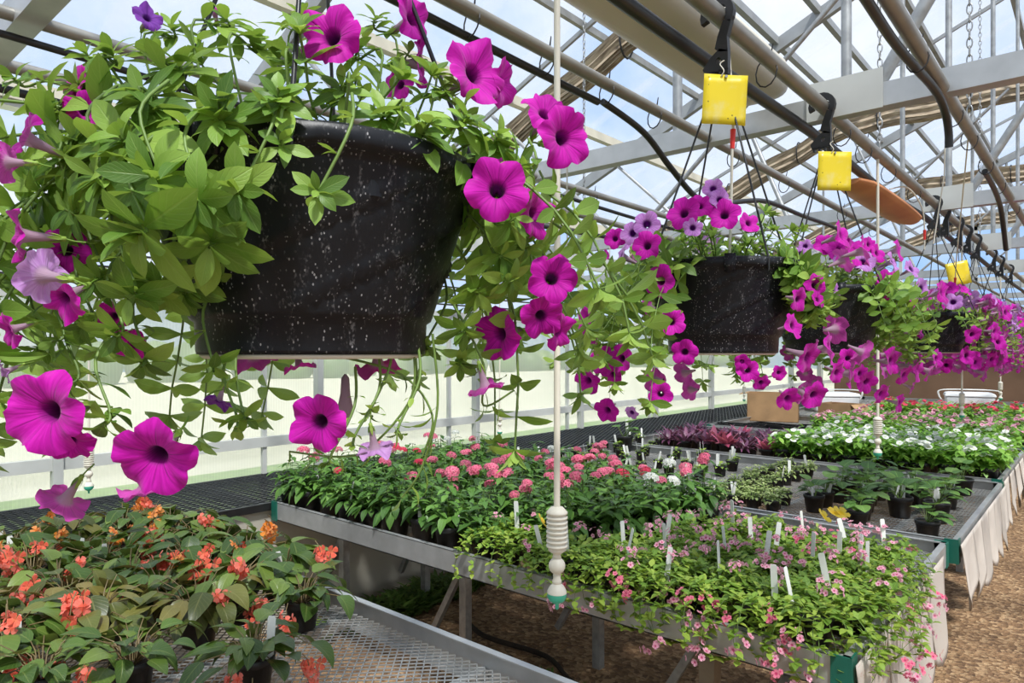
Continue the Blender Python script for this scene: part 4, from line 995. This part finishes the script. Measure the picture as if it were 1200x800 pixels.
FL2=[(-0.5761,1.1333,1.8528,0.0293,0.19,-0.95,0.25,'m'),
(-0.5142,1.1718,1.8474,0.0275,0.39,-0.89,0.24,'m'),
(-0.479,1.2003,1.8318,0.0198,0.81,-0.5,0.32,'m'),
(-0.6283,1.0936,1.7934,0.0263,0.23,-0.97,0.11,'m'),
(-0.5978,1.0852,1.7257,0.0288,0.03,-1.0,-0.05,'m'),
(-0.5735,1.0897,1.6539,0.024,0.63,-0.76,0.12,'m'),
(-0.5574,1.103,1.5985,0.0225,0.33,-0.92,-0.18,'m'),
(-0.7207,1.0916,1.5822,0.0276,0.1,-0.99,0.05,'m'),
(-0.6769,1.082,1.5874,0.0252,-0.09,-0.99,-0.07,'m'),
(-0.7011,1.0937,1.555,0.0193,0.03,-0.93,-0.36,'m'),
(-0.7698,1.1027,1.6652,0.0234,-0.31,-0.94,0.17,'m'),
(-0.809,1.165,1.5383,0.0282,-0.05,-0.95,-0.3,'m'),
(-0.6061,1.1065,1.5229,0.0216,0.44,-0.9,-0.05,'m'),
(-0.7461,1.1422,1.4817,0.0253,0.02,-0.94,-0.34,'m'),
(-0.6731,1.1177,1.4843,0.0129,0.1,-0.89,-0.45,'l'),
(-0.6346,1.1076,1.8348,0.0235,0.47,-0.88,0.05,'l'),
(-0.6626,1.1003,1.8214,0.0221,0.15,-0.97,0.18,'l'),
(-0.5546,1.1301,1.8221,0.0167,0.51,-0.84,0.17,'l'),
(-0.5403,1.1831,1.8994,0.0187,0.48,-0.84,0.24,'l'),
(-0.5244,1.1803,1.8763,0.0201,0.7,-0.67,0.23,'l'),
(-0.5499,1.1542,1.8649,0.02,0.69,-0.69,0.23,'m'),
(-0.7002,1.1011,1.8145,0.0194,0.32,-0.95,0.03,'m'),
(-0.7218,1.0962,1.7821,0.013,-0.28,-0.91,0.3,'m'),
(-0.3964,1.3021,1.7212,0.021,0.89,-0.45,-0.0,'m'),
(-0.4115,1.2605,1.6931,0.0214,0.91,-0.33,-0.24,'m'),
(-0.4167,1.2494,1.6471,0.0228,0.96,-0.2,0.17,'m'),
(-0.4031,1.2948,1.5891,0.0326,0.95,-0.07,-0.32,'m'),
(-0.3835,1.349,1.6063,0.0302,0.99,0.13,0.03,'m'),
(-0.3761,1.4629,1.5561,0.0287,0.98,0.18,-0.1,'m'),
(-0.3825,1.3886,1.5594,0.0211,0.89,-0.25,-0.37,'m'),
(-0.4071,1.3321,1.5173,0.0255,0.79,-0.47,-0.38,'m'),
(-0.4336,1.2685,1.5131,0.0217,0.73,-0.52,-0.45,'m'),
(-0.4735,1.1789,1.567,0.0195,0.56,-0.83,-0.03,'m'),
(-0.4598,1.2061,1.5439,0.0152,0.64,-0.64,-0.42,'m'),
(-0.4378,1.2326,1.5619,0.0137,0.78,-0.56,-0.29,'m'),
(-0.4795,1.1673,1.5821,0.0135,0.43,-0.84,-0.34,'m'),
(-0.7565,1.0981,1.6282,0.0215,-0.24,-0.94,-0.26,'m'),
(-0.3932,1.3061,1.6964,0.0155,0.86,-0.38,0.35,'m')]
FL3=[(-0.5362,1.9466,1.88,0.0387,0.59,-0.67,0.45,'m'),
(-0.4979,1.9777,1.8684,0.0398,0.89,-0.38,0.27,'m'),
(-0.5658,1.9299,1.8879,0.0274,0.5,-0.86,0.11,'m'),
(-0.4823,1.9818,1.8424,0.0295,0.59,-0.68,0.45,'l'),
(-0.5254,1.9383,1.8486,0.0226,0.66,-0.75,0.04,'l'),
(-0.4333,2.0278,1.7792,0.0386,0.81,-0.58,0.03,'m'),
(-0.424,2.1115,1.8785,0.0304,0.99,-0.05,0.13,'m'),
(-0.4298,2.0692,1.8443,0.0277,0.95,-0.03,0.3,'l'),
(-0.3983,2.1388,1.8298,0.0258,0.86,-0.3,0.42,'l'),
(-0.3895,2.1134,1.7388,0.0301,0.98,-0.04,0.21,'m'),
(-0.3786,2.1661,1.7742,0.0283,0.93,-0.36,0.01,'l'),
(-0.3767,2.1438,1.6583,0.0303,0.99,0.03,0.16,'m'),
(-0.4241,2.042,1.575,0.0364,0.97,-0.25,-0.0,'m'),
(-0.3838,2.1608,1.5553,0.0377,0.99,0.03,-0.16,'m'),
(-0.4729,1.9858,1.5186,0.0317,0.82,-0.48,-0.32,'m'),
(-0.4506,2.0414,1.4852,0.0275,0.88,-0.26,-0.39,'m'),
(-0.4249,2.1266,1.4563,0.0259,0.97,-0.14,-0.21,'m'),
(-0.4008,2.1526,1.4985,0.0189,0.9,0.11,-0.42,'m'),
(-0.3674,2.197,1.7425,0.0309,0.99,-0.03,-0.11,'m'),
(-0.537,1.8965,1.7605,0.0223,0.67,-0.71,0.19,'l'),
(-0.4768,2.0197,1.8894,0.023,0.91,-0.37,0.17,'m'),
(-0.3721,2.2498,1.5417,0.0291,0.9,0.23,-0.38,'m'),
(-0.3638,2.3028,1.5802,0.0272,0.96,-0.27,0.01,'m'),
(-0.4586,2.0308,1.8659,0.0252,0.9,-0.32,0.28,'m'),
(-0.505,1.9244,1.5822,0.0268,0.56,-0.83,-0.05,'m'),
(-0.4835,1.9615,1.5416,0.0247,0.91,-0.4,-0.07,'m'),
(-0.6094,1.9077,1.8852,0.0184,0.44,-0.89,0.1,'l'),
(-0.6184,1.8945,1.8662,0.0184,0.36,-0.85,0.37,'l'),
(-0.4074,2.1004,1.5352,0.0278,0.9,-0.24,-0.37,'m')]
# ------------------------------------------------------------------ hanging baskets
CAMF=np.array([-.656,.755,0]); CAMR=np.array([.755,.656,0])
def cormesh(seed,mat,nt,nr):
    g=G(); V,F,U=corolla(1.0,seed,nt,nr); g.add(V,F,0,U); return g.mesh('petals',[M[mat]])
HI={k:[cormesh(s,m,50,12) for s in range(ns)] for k,m,ns in (('m','P_mag',7),('l','P_lav',3),('p','P_pur',2))}
LO={k:[cormesh(s+20,m,25,6) for s in range(ns)] for k,m,ns in (('m','P_mag',4),('l','P_lav',3),('p','P_pur',2))}
def calyx():
    g=G(); tp=leaf_tpl('strap',.28,.5,.2,3,2)
    for k in range(5):
        a=2*PI*k/5; put(g,tp,(.06*math.cos(a),.06*math.sin(a),-1.5),(.45*math.cos(a),.45*math.sin(a),.9),(math.cos(a),math.sin(a),0),.55,0)
    lathe(g,[(.001,-1.62),(.10,-1.58),(.10,-1.40),(.07,-1.2)],8)
    tube(g,[(0,0,-1.58),(.08,.03,-1.85),(.12,.1,-2.2)],.035,.03,5,0,False)
    return g.mesh('calyx',[M['L_pet']])
CAL=calyx()
def flower(parent,p,R,d,k,hi,r,base):
    ms=(HI if hi else LO)[k]; me=ms[r.randrange(len(ms))]
    B=basis(np.cross(d,(.2,.4,.9)),d)
    Mx=Matrix(((B[0][0],B[0][1],B[0][2],p[0]-base[0]),(B[1][0],B[1][1],B[1][2],p[1]-base[1]),(B[2][0],B[2][1],B[2][2],p[2]-base[2]),(0,0,0,1)))
    Mx=Mx@Matrix.Rotation(r.uniform(0,6.28),4,'Z')@Matrix.Diagonal((R,R,R*(1 if hi else .9),1))
    o=link('flower',me,parent,Mx)
    if hi: link('calyx',CAL,o)
    if k!='m': o['label']={'l':'pale lavender flower','p':'dark purple flower'}[k]
    return o
def basket_pot(parent,R=.152,R0=.108,H=.178):
    def fn(a,z,i):
        if .040<z<H*.93:
            ph=(a*7/(2*PI)-z*17)%1.0; return .0048*math.exp(-((ph-.5)/.04)**2)-.003*math.exp(-((ph-.60)/.05)**2)
        return 0
    prof=[(.001,.006),(R0*.8,.004),(R0-.004,.002),(R0,0),(R0+.001,.004),(R0+.002,.030),(R0+.0065,.033),(R0+.008,.037)]
    zb=.037; 
    for i in range(1,19): t=i/18; prof.append((R0+.008+(R-R0-.008)*t,zb+(H-.018-zb)*t))
    prof+=[(R+.006,H-.017),(R+.0095,H-.012),(R+.010,H-.001),(R+.006,H+.002),(R-.002,H),(R-.006,H-.02),(R-.010,H-.05)]
    g=G(); lathe(g,prof,144,0,(0,0,0),fn)
    for k in range(4):
        a=PI/2*k+.5; c,s=math.cos(a),math.sin(a); rr=R+.012
        beam(g,(rr*c,rr*s,H-.028),(rr*c,rr*s,H+.006),.020,.006,0,(c,s,0))
    o=g.build('pot',M['dusty'],parent)
    g=G(); lathe(g,[(.001,H-.03),(R*.6,H-.028),(R-.008,H-.04)],24); g.build('soil',M['soil'],parent)
    g=G(); lathe(g,[(R0*.55,-.004),(R0-.006,-.004),(R0-.002,-.001),(R0-.006,.002)],60); g.build('saucer_ring',M['cord'],parent)
def wires(parent,top,R=.15,H=.178,a0=.5):
    for k in range(4):
        a=PI/2*k+a0; p=np.array([(R+.012)*math.cos(a),(R+.012)*math.sin(a),H-.005]); q=np.array([.012*math.cos(a),.012*math.sin(a),top])
        g=tube(G(),[p+(0,0,-.02),p,q],.0021,.0021,6); g.build('hanger_wire',M['wire'],parent)
def shoot_geo(g,p0,d0,ln,r,L,ratio=.44,nseg=8,grav=.35,tp=None,mi=0,tip=True,stem=.0016,wander=.15,nlv=2,start=1):
    d=unit(d0); p=np.array(p0,float); P=[p.copy()]; D=[d]
    for k in range(nseg):
        d=unit(d+np.array([r.uniform(-1,1)*wander,r.uniform(-1,1)*wander,-grav+r.uniform(-.5,.5)*wander])); p=p+d*ln/nseg; P.append(p.copy()); D.append(d)
    tube(g,P,stem,stem*.7,5,1,False); a=r.uniform(0,6.3)
    for k in range(start,nseg+1):
        for q in range(nlv):
            a+=2.4; t=D[k]; e1=unit(np.cross(t,(.3,.2,.9))); e2=np.cross(t,e1); rad=e1*math.cos(a)+e2*math.sin(a)
            dd=unit(rad+t*.45+np.array([0,0,.28])); put(g,r.choice(tp),P[k],dd,unit(t+np.array([0,0,.9])),L*r.uniform(.7,1.15)*(1-.25*k/nseg),mi)
    if tip:
        for q in range(6):
            a+=2.4; t=D[-1]; e1=unit(np.cross(t,(.3,.2,.9))); e2=np.cross(t,e1); rad=e1*math.cos(a)+e2*math.sin(a)
            put(g,r.choice(tp),P[-1],unit(rad*.6+t),unit(t-rad*.4),L*r.uniform(.4,.7),mi)
    return P
PT=[leaf_tpl('spat',.42,d,.16,6,4,.05) for d in (.25,.6,1.0)]
PTl=[leaf_tpl('spat',.42,d,.16,4,2) for d in (.25,.8)]
def rosette(g,c,ax,L,n,r,tps):
    ax=unit(ax); e1=unit(np.cross(ax,(.31,.2,.93))); e2=np.cross(ax,e1); a=r.uniform(0,6)
    for k in range(n):
        a+=2.4+r.uniform(-.2,.2); q=k/n; el=.15+1.15*q*q+r.uniform(-.15,.15); rad=e1*math.cos(a)+e2*math.sin(a)
        d=rad*math.cos(el)+ax*math.sin(el); put(g,r.choice(tps),c-ax*(.010*(1-q)),unit(d+np.array([0,0,-.12])),unit(ax-rad*.3),L*(1.05-.55*q)*r.uniform(.85,1.15),0)

# --- first, nearest basket
B1=np.array([-.600,.389,1.5975])
t1=empty('hanging_basket',tuple(B1),'nearest and largest hanging basket, black dusty pot of magenta petunias at upper left','hanging basket','hanging petunia baskets along the pipe')
basket_pot(t1,.157,.109,.181); 
for k,(a,top) in enumerate(((.9,0),(2.4,0),(3.9,0),(5.6,0))):
    p=np.array([.169*math.cos(a),.169*math.sin(a),.176]); tube(G(),[p+(0,0,-.02),p,(.012*math.cos(a),.012*math.sin(a),.575)],.0023,.0023,6).build('hanger_wire',M['wire'],t1)
r=random.Random(5)
# hand placed leaf rosettes with their stems
cen=np.array([0,0,.17])
for (x,y,z,L,dx,dy,dz,n) in RO1:
    g=G(); c=np.array([x,y,z])-B1; rosette(g,c,(dx,dy,dz),L,n,r,PT)
    rim=c.copy(); rim[2]=0; q=np.linalg.norm(rim); rim=rim/q*min(q,.125); rim[2]=.175
    mid=(c+rim)/2; mid[2]=max(c[2],rim[2])*.6+mid[2]*.4+.01; out=unit((c[0],c[1],0))*.03; mid=mid+out
    pts=[rim,mid,c-unit((dx,dy,dz))*.012,c]
    if c[2]<.135:
        sd=-1 if c@CAMR<0 else 1; a0=c+np.array([0,0,.085])+CAMR*sd*.012+CAMF*.05; pts=[a0,(a0+c)/2+CAMR*sd*.012-CAMF*.004+np.array([0,0,.008]),c-unit((dx,dy,dz))*.012,c]
    P=smoothpath(pts,5); tube(g,P,.0014,.0011,6,1,False)
    for k in range(4,len(P)-2,3): 
        for s in (0,1): put(g,r.choice(PT),P[k],unit((r.uniform(-1,1),r.uniform(-1,1),r.uniform(-.3,.6))),(0,0,1),L*r.uniform(.45,.8),0)
    g.build('leafy_shoot',[M['L_pet'],M['stem']],t1)
# filler shoots round the rim
def front(a):  # 1 where the direction faces the viewpoint side that stays open
    return (math.cos(a)*-CAMF[0]+math.sin(a)*-CAMF[1])
cnt=0
for k in range(300):
    a=r.uniform(0,2*PI); f=front(a); rr_=math.cos(a)*CAMR[0]+math.sin(a)*CAMR[1]
    if f>.35 and rr_>-.75: continue
    ln=r.uniform(.20,.36) if rr_>-.2 else r.uniform(.26,.44); up=r.uniform(.1,1.1)
    p0=(.11*math.cos(a),.11*math.sin(a),.165); g=G()
    shoot_geo(g,p0,(math.cos(a),math.sin(a),up),ln,r,.044 if rr_>-.2 else .056,grav=r.uniform(.22,.42),tp=PT,nseg=9,nlv=3,stem=.0017)
    g.build('leafy_shoot',[M['L_pet'],M['stem']],t1); cnt+=1
    if cnt>=40: break
for k in range(12):  # over the top
    a=r.uniform(0,2*PI); g=G(); q=r.uniform(0,.09)
    shoot_geo(g,(q*math.cos(a),q*math.sin(a),.165),(math.cos(a)*.6,math.sin(a)*.6,1.0),r.uniform(.07,.15),r,.042,grav=.05,tp=PT,nseg=5,nlv=3)
    g.build('leafy_shoot',[M['L_pet'],M['stem']],t1)
# thin trailing stems hanging right below the pot
for pts in (((.02,.0),(.09,-.02),(.12,-.06),(.11,-.10)),((.10,.02),(.10,-.04),(.06,-.09),(.03,-.10),(-.02,-.095)),((.12,.02),(.125,-.05),(.11,-.11),(.09,-.14)),((.14,.05),(.17,-.01),(.17,-.05),(.20,-.035))):
    g=G(); P=smoothpath([CAMR*a-CAMF*(.02)+np.array([0,0,b]) for a,b in pts],6); tube(g,P,.0014,.0010,5,1,False)
    for i in range(6,len(P),3): put(g,r.choice(PT),P[i],unit((r.uniform(-.6,.6),r.uniform(-.6,.6),-.8)),CAMR,r.uniform(.018,.03),0)
    g.build('trailing_stem',[M['L_pet'],M['stem']],t1)
for (x,y,z,R,dx,dy,dz,k) in FL1:
    f=flower(t1,np.array([x,y,z]),R*1.0,np.array([dx,dy,dz]),k,True,r,B1)
# wilted closed bloom pieces
for (a,b,c_) in ((-.115,-.055,.10),(.03,-.02,.0)):
    g=G(); p=CAMR*a-CAMF*c_+np.array([0,0,b]); lathe(g,[(.001,0),(.004,-.004),(.005,-.02),(.008,-.034),(.004,-.044),(.001,-.046)],8,0,tuple(p)); g.build('closed_bloom',M['P_pur'],t1)['label']='closed dark purple bloom'

# --- other baskets
OT='hanging petunia baskets along the pipe'
def basket(y,label,flowers,seed,nsh,nfl,gap,R=.15,LL=.046,spread=(.22,.34),top=.57,mixl=.3,x=-.6,vshift=0):
    base=np.array([x,y,1.5975]); t=empty('hanging_basket',tuple(base),label,'hanging basket',OT); r=random.Random(seed)
    basket_pot(t); wires(t,top,a0=.35+seed*.3)
    g=G(); n=0; cen_dir=-base[:2]/np.linalg.norm(base[:2])   # towards the aisle viewpoint
    rt=np.array([-cen_dir[1],cen_dir[0]])
    while n<nsh:
        a=r.uniform(0,2*PI); v=np.array([math.cos(a),math.sin(a)]); f=v@cen_dir; s=-(v@rt)
        s=v@rt
        if gap and f>.15 and gap[0]<s<gap[1] : continue
        n+=1; up=r.uniform(.1,1.0); rf=(.42 if seed==2 else .75) if (seed in (2,3) and s>.3) else 1.0
        shoot_geo(g,(.115*v[0],.115*v[1],.165),(v[0],v[1],up),r.uniform(*spread)*rf,r,LL,grav=r.uniform(.25,.45),tp=PTl,nseg=8,nlv=3,stem=.0011)
    for k in range(nsh//3):
        a=r.uniform(0,2*PI); q=r.uniform(0,.1); shoot_geo(g,(q*math.cos(a),q*math.sin(a),.165),(math.cos(a)*.7,math.sin(a)*.7,1),r.uniform(.06,.14),r,.034,grav=.05,tp=PTl,nseg=5,nlv=3)
    g.build('foliage',[M['L_pet'],M['stem']],t)
    for (fx,fy,fz,fR,dx,dy,dz,k) in flowers: flower(t,np.array([fx,fy,fz]),fR*1.08,np.array([dx,dy,dz]),k,False,r,base)
    for k in range(nfl):
        while True:
            a=r.uniform(0,2*PI); v=np.array([math.cos(a),math.sin(a)]); h=r.uniform(-.10,.30); f=v@cen_dir; s=v@rt
            if gap and f>.15 and gap[0]<s<gap[1] and h<.19: continue
            if flowers and f>.2: continue
            break
        rr=.28*math.sqrt(max(.15,1-((h-.07)/.27)**2))*r.uniform(.85,1.08); p=base+np.array([v[0]*rr,v[1]*rr,h])
        d=unit((v[0]+r.uniform(-.5,.5),v[1]+r.uniform(-.5,.5),(h-.05)*2.2+r.uniform(-.3,.3)))
        flower(t,p,r.uniform(.033,.044) if not flowers else r.uniform(.026,.034),d,'l' if r.random()<mixl and h>.05 else 'm',False,r,base)
    return t
basket(1.356,'second hanging basket from the camera, black pot under the first yellow card',FL2,2,84,14,(-.36,.75))
basket(2.06,'third hanging basket from the camera, beneath the second yellow card',FL3,3,66,16,(-1.01,.62))
basket(3.70,'fourth hanging basket, black pot framed by small petunias',[],4,50,90,(-.7,.5),spread=(.2,.32),LL=.034)
basket(4.35,'fifth hanging basket, dense with magenta and lavender petunias beside the third card',[],5,44,94,None,mixl=.35,LL=.03)
basket(5.05,'sixth hanging basket, crowded among the far baskets at the right edge',[],6,38,90,None,LL=.03)
basket(5.85,'seventh hanging basket, far along the pipe',[],7,30,80,None,LL=.03)
basket(7.0,'eighth and farthest hanging basket on the pipe',[],8,26,70,None)

# hooks
def hook(x,y,label,rz=0):
    g=G(); th=.007
    A=[]  # clasp arc then neck then pierced body, in the XZ plane round the pipe
    out=[];inn=[]
    for k in range(13):
        a=math.radians(200-k*20); out.append((.036*math.cos(a)+.000,.036*math.sin(a)+.0)); inn.append((.0215*math.cos(a),.0215*math.sin(a)))
    n=len(out)
    def slab(poly):
        V=[(px,-th,pz) for px,pz in poly]+[(px,th,pz) for px,pz in poly]; m=len(poly)
        g.add(V,[tuple(range(m)),tuple(range(2*m-1,m-1,-1))]); g.add(V,[(i,i+m,(i+1)%m+m,(i+1)%m) for i in range(m)])
    for k in range(n-1): slab([inn[k],out[k],out[k+1],inn[k+1]])
    slab([(.014,-.016),(.031,-.020),(.022,-.050),(.002,-.046)])
    slab([(.002,-.046),(.022,-.050),(.024,-.082),(.006,-.078),(-.004,-.070)])
    # body around a round hole
    outer=[(.006,-.072),(.024,-.080),(.024,-.118),(-.026,-.118),(-.030,-.106),(-.012,-.085)]
    hole=[(.004+.006*math.cos(a),-.096+.007*math.sin(a)) for a in [math.radians(q) for q in (75,15,-45,-135,-180,120)]]
    for k in range(6): slab([outer[k],outer[(k+1)%6],hole[(k+1)%6],hole[k]])
    for q in (-.024,-.010,.004,.018): slab([(q,-.116),(q+.007,-.116),(q+.006,-.127),(q+.001,-.127)])
    for k in range(1,n-2,2): slab([(inn[k][0]*.9,inn[k][1]*.9),(inn[k][0],inn[k][1]),(inn[k+1][0],inn[k+1][1])])
    o=g.build('basket_hook',M['black'],None,False); o.location=(x,y,PZ); o.rotation_euler=(0,0,rz); tag(o,label,'hook','black plastic hooks clasped on the basket pipe')
hook(-.6,.40,'black plastic hook above the nearest basket, over the frame edge')
hook(-.6,1.335,'black plastic hook holding the second basket, topmost in view')
hook(-.6,2.02,'black plastic hook holding the third basket')
for y,w in ((3.68,'fourth'),(4.33,'fifth'),(5.03,'sixth'),(5.83,'seventh'),(6.98,'eighth')):
    hook(-.6,y,'black plastic hook holding the %s basket, with a pierced plate'%w,.1)
for y,w in ((3.92,'between the fourth and fifth baskets'),(4.65,'between the fifth and sixth baskets'),(6.3,'between the seventh and eighth baskets')): hook(-.6,y,'empty black plastic hook on the pipe %s'%w,-.1)

# yellow cards
def card(x,y,z,w,h,rz,label,tilt=0):
    g=G(); V=[];U=[];n=6
    for i in range(n+1):
        for j in range(n+1):
            u=j/n-.5;v=i/n-.5; V.append((u*w,.0012*math.sin(u*5+v*3)+.02*w*u*u,v*h)); U.append((u,v))
    g.add(V,[(i*(n+1)+j,i*(n+1)+j+1,(i+1)*(n+1)+j+1,(i+1)*(n+1)+j) for i in range(n) for j in range(n)],0,U)
    t=empty('sticky_card',(x,y,z),label,'sticky card','yellow insect cards hanging from hooks',rz); t.rotation_euler=(0,tilt,rz)
    o=g.build('card',M['sticky'],t); md=o.modifiers.new('s','SOLIDIFY'); md.thickness=.0008
    tube(G(),smoothpath([(-.01,0,h/2-.004),(-.006,-.004,h/2+.006),(-.012,.004,h/2+.022),(-.004,.004,h/2+.03)]),.0012,.0012,5).build('twist_tie',M['cord'],t)
    tube(G(),[(.0,-.003,h/2-.004),(.0,.003,h/2-.004)],.003,.003,8).build('clip',M['galv'],t)
card(-.575,1.312,2.105,.088,.100,.72,'yellow sticky card hanging from the hook of the second basket',.05)
card(-.565,2.012,2.100,.092,.108,.70,'yellow sticky card hanging from the hook of the third basket',.02)
card(-.545,3.98,1.985,.105,.115,.60,'small distant yellow sticky card tilted among the far baskets',-.2)

# drip tubes with red tips
def drip(P,label,zr,mat='cord',r=.0028):
    t=empty('drip_tube',tuple(P[0]),label,'drip tube','thin drip tubes with red tips'); P=np.array(P)-np.array(P[0])
    tube(G(),smoothpath(P),r,r,6).build('tube',M[mat],t)
    q=P[zr]; d=P[min(zr+1,len(P)-1)]-q; d=unit(d)
    tube(G(),[q,q+d*.012,q+d*.034,q+d*.040],.0062,.0045,8).build('red_tip',M['red'],t)
drip([(-.585,1.345,2.27),(-.575,1.345,2.13),(-.572,1.345,2.085),(-.572,1.345,2.052),(-.572,1.34,2.00),(-.575,1.34,1.85),(-.58,1.34,1.77)],'thin drip tube with a red tip just below the first yellow card',3)
drip([(-.65,3.05,2.25),(-.60,3.12,2.26),(-.565,3.2,2.19),(-.56,3.23,2.10),(-.56,3.23,2.05),(-.56,3.23,2.02)],'cream looping drip tube with a red tip, left of the far hooks',3)
drip([(-.33,2.6,2.28),(-.40,3.0,2.15),(-.50,3.6,2.02),(-.55,3.92,1.96),(-.555,3.93,1.90)],'long slack drip tube with a red tip beside the distant card',3,'cord',.0022)

# weighted cords
def cord(x,y,zt,zb,label,sc=1.0,r=.0048):
    t=empty('weighted_cord',(x,y,zb),label,'weighted cord','cream cords with ribbed weights hanging from the pipes')
    H=zt-zb; s=sc
    tube(G(),[(0,0,.135*s),(0.0005,0,H*.5),(0,0,H)],r*s,r*s,10).build('cord',M['cord'],t)
    prof=[(.004,.138),(.009,.137),(.0125,.133)]
    for k in range(8): z=.130-k*.0068; prof+=[(.0155,z),(.0155,z-.0028),(.0128,z-.0038),(.0128,z-.0062)]
    prof+=[(.0125,.074),(.008,.071),(.0055,.069),(.0055,.066)]
    lathe(G(),[(a*s,b*s) for a,b in prof],28).build('ribbed_weight',M['cord'],t)
    g=G(); lathe(g,[(.0055*s,.068*s),(.0065*s,.064*s)]+[(max(.005,.0122*math.sin(a))*s,(.052+.0122*math.cos(a))*s) for a in np.linspace(.4,2.7,9)]+[(.0058*s,.038*s),(.0052*s,.034*s),(.0068*s,.031*s),(.0068*s,.027*s),(.0045*s,.025*s)],20)
    g.build('ball_joint',M['cord'],t)
    lathe(G(),[(.0045*s,.028*s),(.0105*s,.022*s),(.0138*s,.016*s),(.0142*s,.0125*s)],20).build('nozzle_cap',M['cord'],t)
    lathe(G(),[(.0142*s,.0128*s),(.0138*s,.006*s),(.0105*s,.001*s),(.005*s,-.002*s),(.0028*s,-.004*s),(.0028*s,-.010*s),(.0005*s,-.012*s)],20).build('nozzle_tip',M['mint'],t)
    return t
cord(-.6,.79,2.28,1.238,'cream cord with ribbed weight hanging closest, right of the nearest basket')
cord(-.6,2.64,2.28,1.235,'cream cord with ribbed weight past the third basket')
cord(-.6,4.50,2.28,1.235,'cream cord with ribbed weight among the far baskets')
cord(-.6,6.35,2.28,1.235,'farthest cream cord on the basket pipe')
for x,y,w in ((-2.0,2.22,'beyond the underside of the nearest basket'),(-2.0,3.1,'left of the second basket against the wall'),(-2.0,4.9,'below the second basket against the wall'),(-2.0,6.7,'under the third basket against the wall'),(-2.0,.62,'at the far left against the wall')):
    cord(x,y,2.29,1.24,'slim cream cord with weight %s'%w,.8,.0035)
for (x,y,z0,z1,w) in ((-.33,2.2,2.27,1.9,'right of the second yellow card'),(-1.0,1.36,2.2,1.75,'from the drooping hose above the second basket')):
    tube(G(),[(x,y,z0),(x-.005,y+.004,(z0+z1)/2),(x-.03 if x>-.5 else x,y,z1)],.0018,.0018,6).build('drip_line',M['cord']); tag([o for o in COL.objects if o.name.startswith('drip_line')][-1],'thin cream drip line %s'%w,'drip line','thin hanging drip lines')
# ------------------------------------------------------------------ light, sky, camera
w=bpy.data.worlds.new('sky'); SC.world=w; w.use_nodes=True; nt=w.node_tree; h=N(nt)
for n_ in list(nt.nodes): nt.nodes.remove(n_)
out=nt.nodes.new('ShaderNodeOutputWorld'); bg=nt.nodes.new('ShaderNodeBackground')
tc=h.n('TexCoord'); nz=h.noise(2.2,7,tc.outputs['Generated'],.6)
c=h.ramp(nz,[(.40,(.34,.56,.95)),(.66,(1.0,1.0,1.0))])
h.l(c,bg.inputs[0]); bg.inputs[1].default_value=1.0; h.l(bg.outputs[0],out.inputs[0])
sun=bpy.data.lights.new('sun','SUN'); sun.energy=8.0; sun.angle=math.radians(6); sun.color=(1,.96,.88)
so=bpy.data.objects.new('sun',sun); COL.objects.link(so)
so.rotation_euler=Vector((-.45,.30,-.85)).to_track_quat('-Z','Y').to_euler()
cam=bpy.data.cameras.new('camera'); cam.sensor_width=36; cam.lens=24; cam.shift_y=.01; cam.clip_start=.02; cam.clip_end=300
co=bpy.data.objects.new('camera',cam); COL.objects.link(co); co.location=(0,0,1.6); co.rotation_euler=(PI/2,0,math.atan(695/800)); SC.camera=co
SC.view_settings.view_transform='Standard'; SC.view_settings.look='None'; SC.view_settings.gamma=1; SC.view_settings.exposure=0.2
SC.view_settings.use_curve_mapping=False
SC.cycles.use_denoising=True; SC.cycles.max_bounces=8; SC.cycles.diffuse_bounces=4; SC.cycles.transmission_bounces=4; SC.cycles.transparent_max_bounces=12
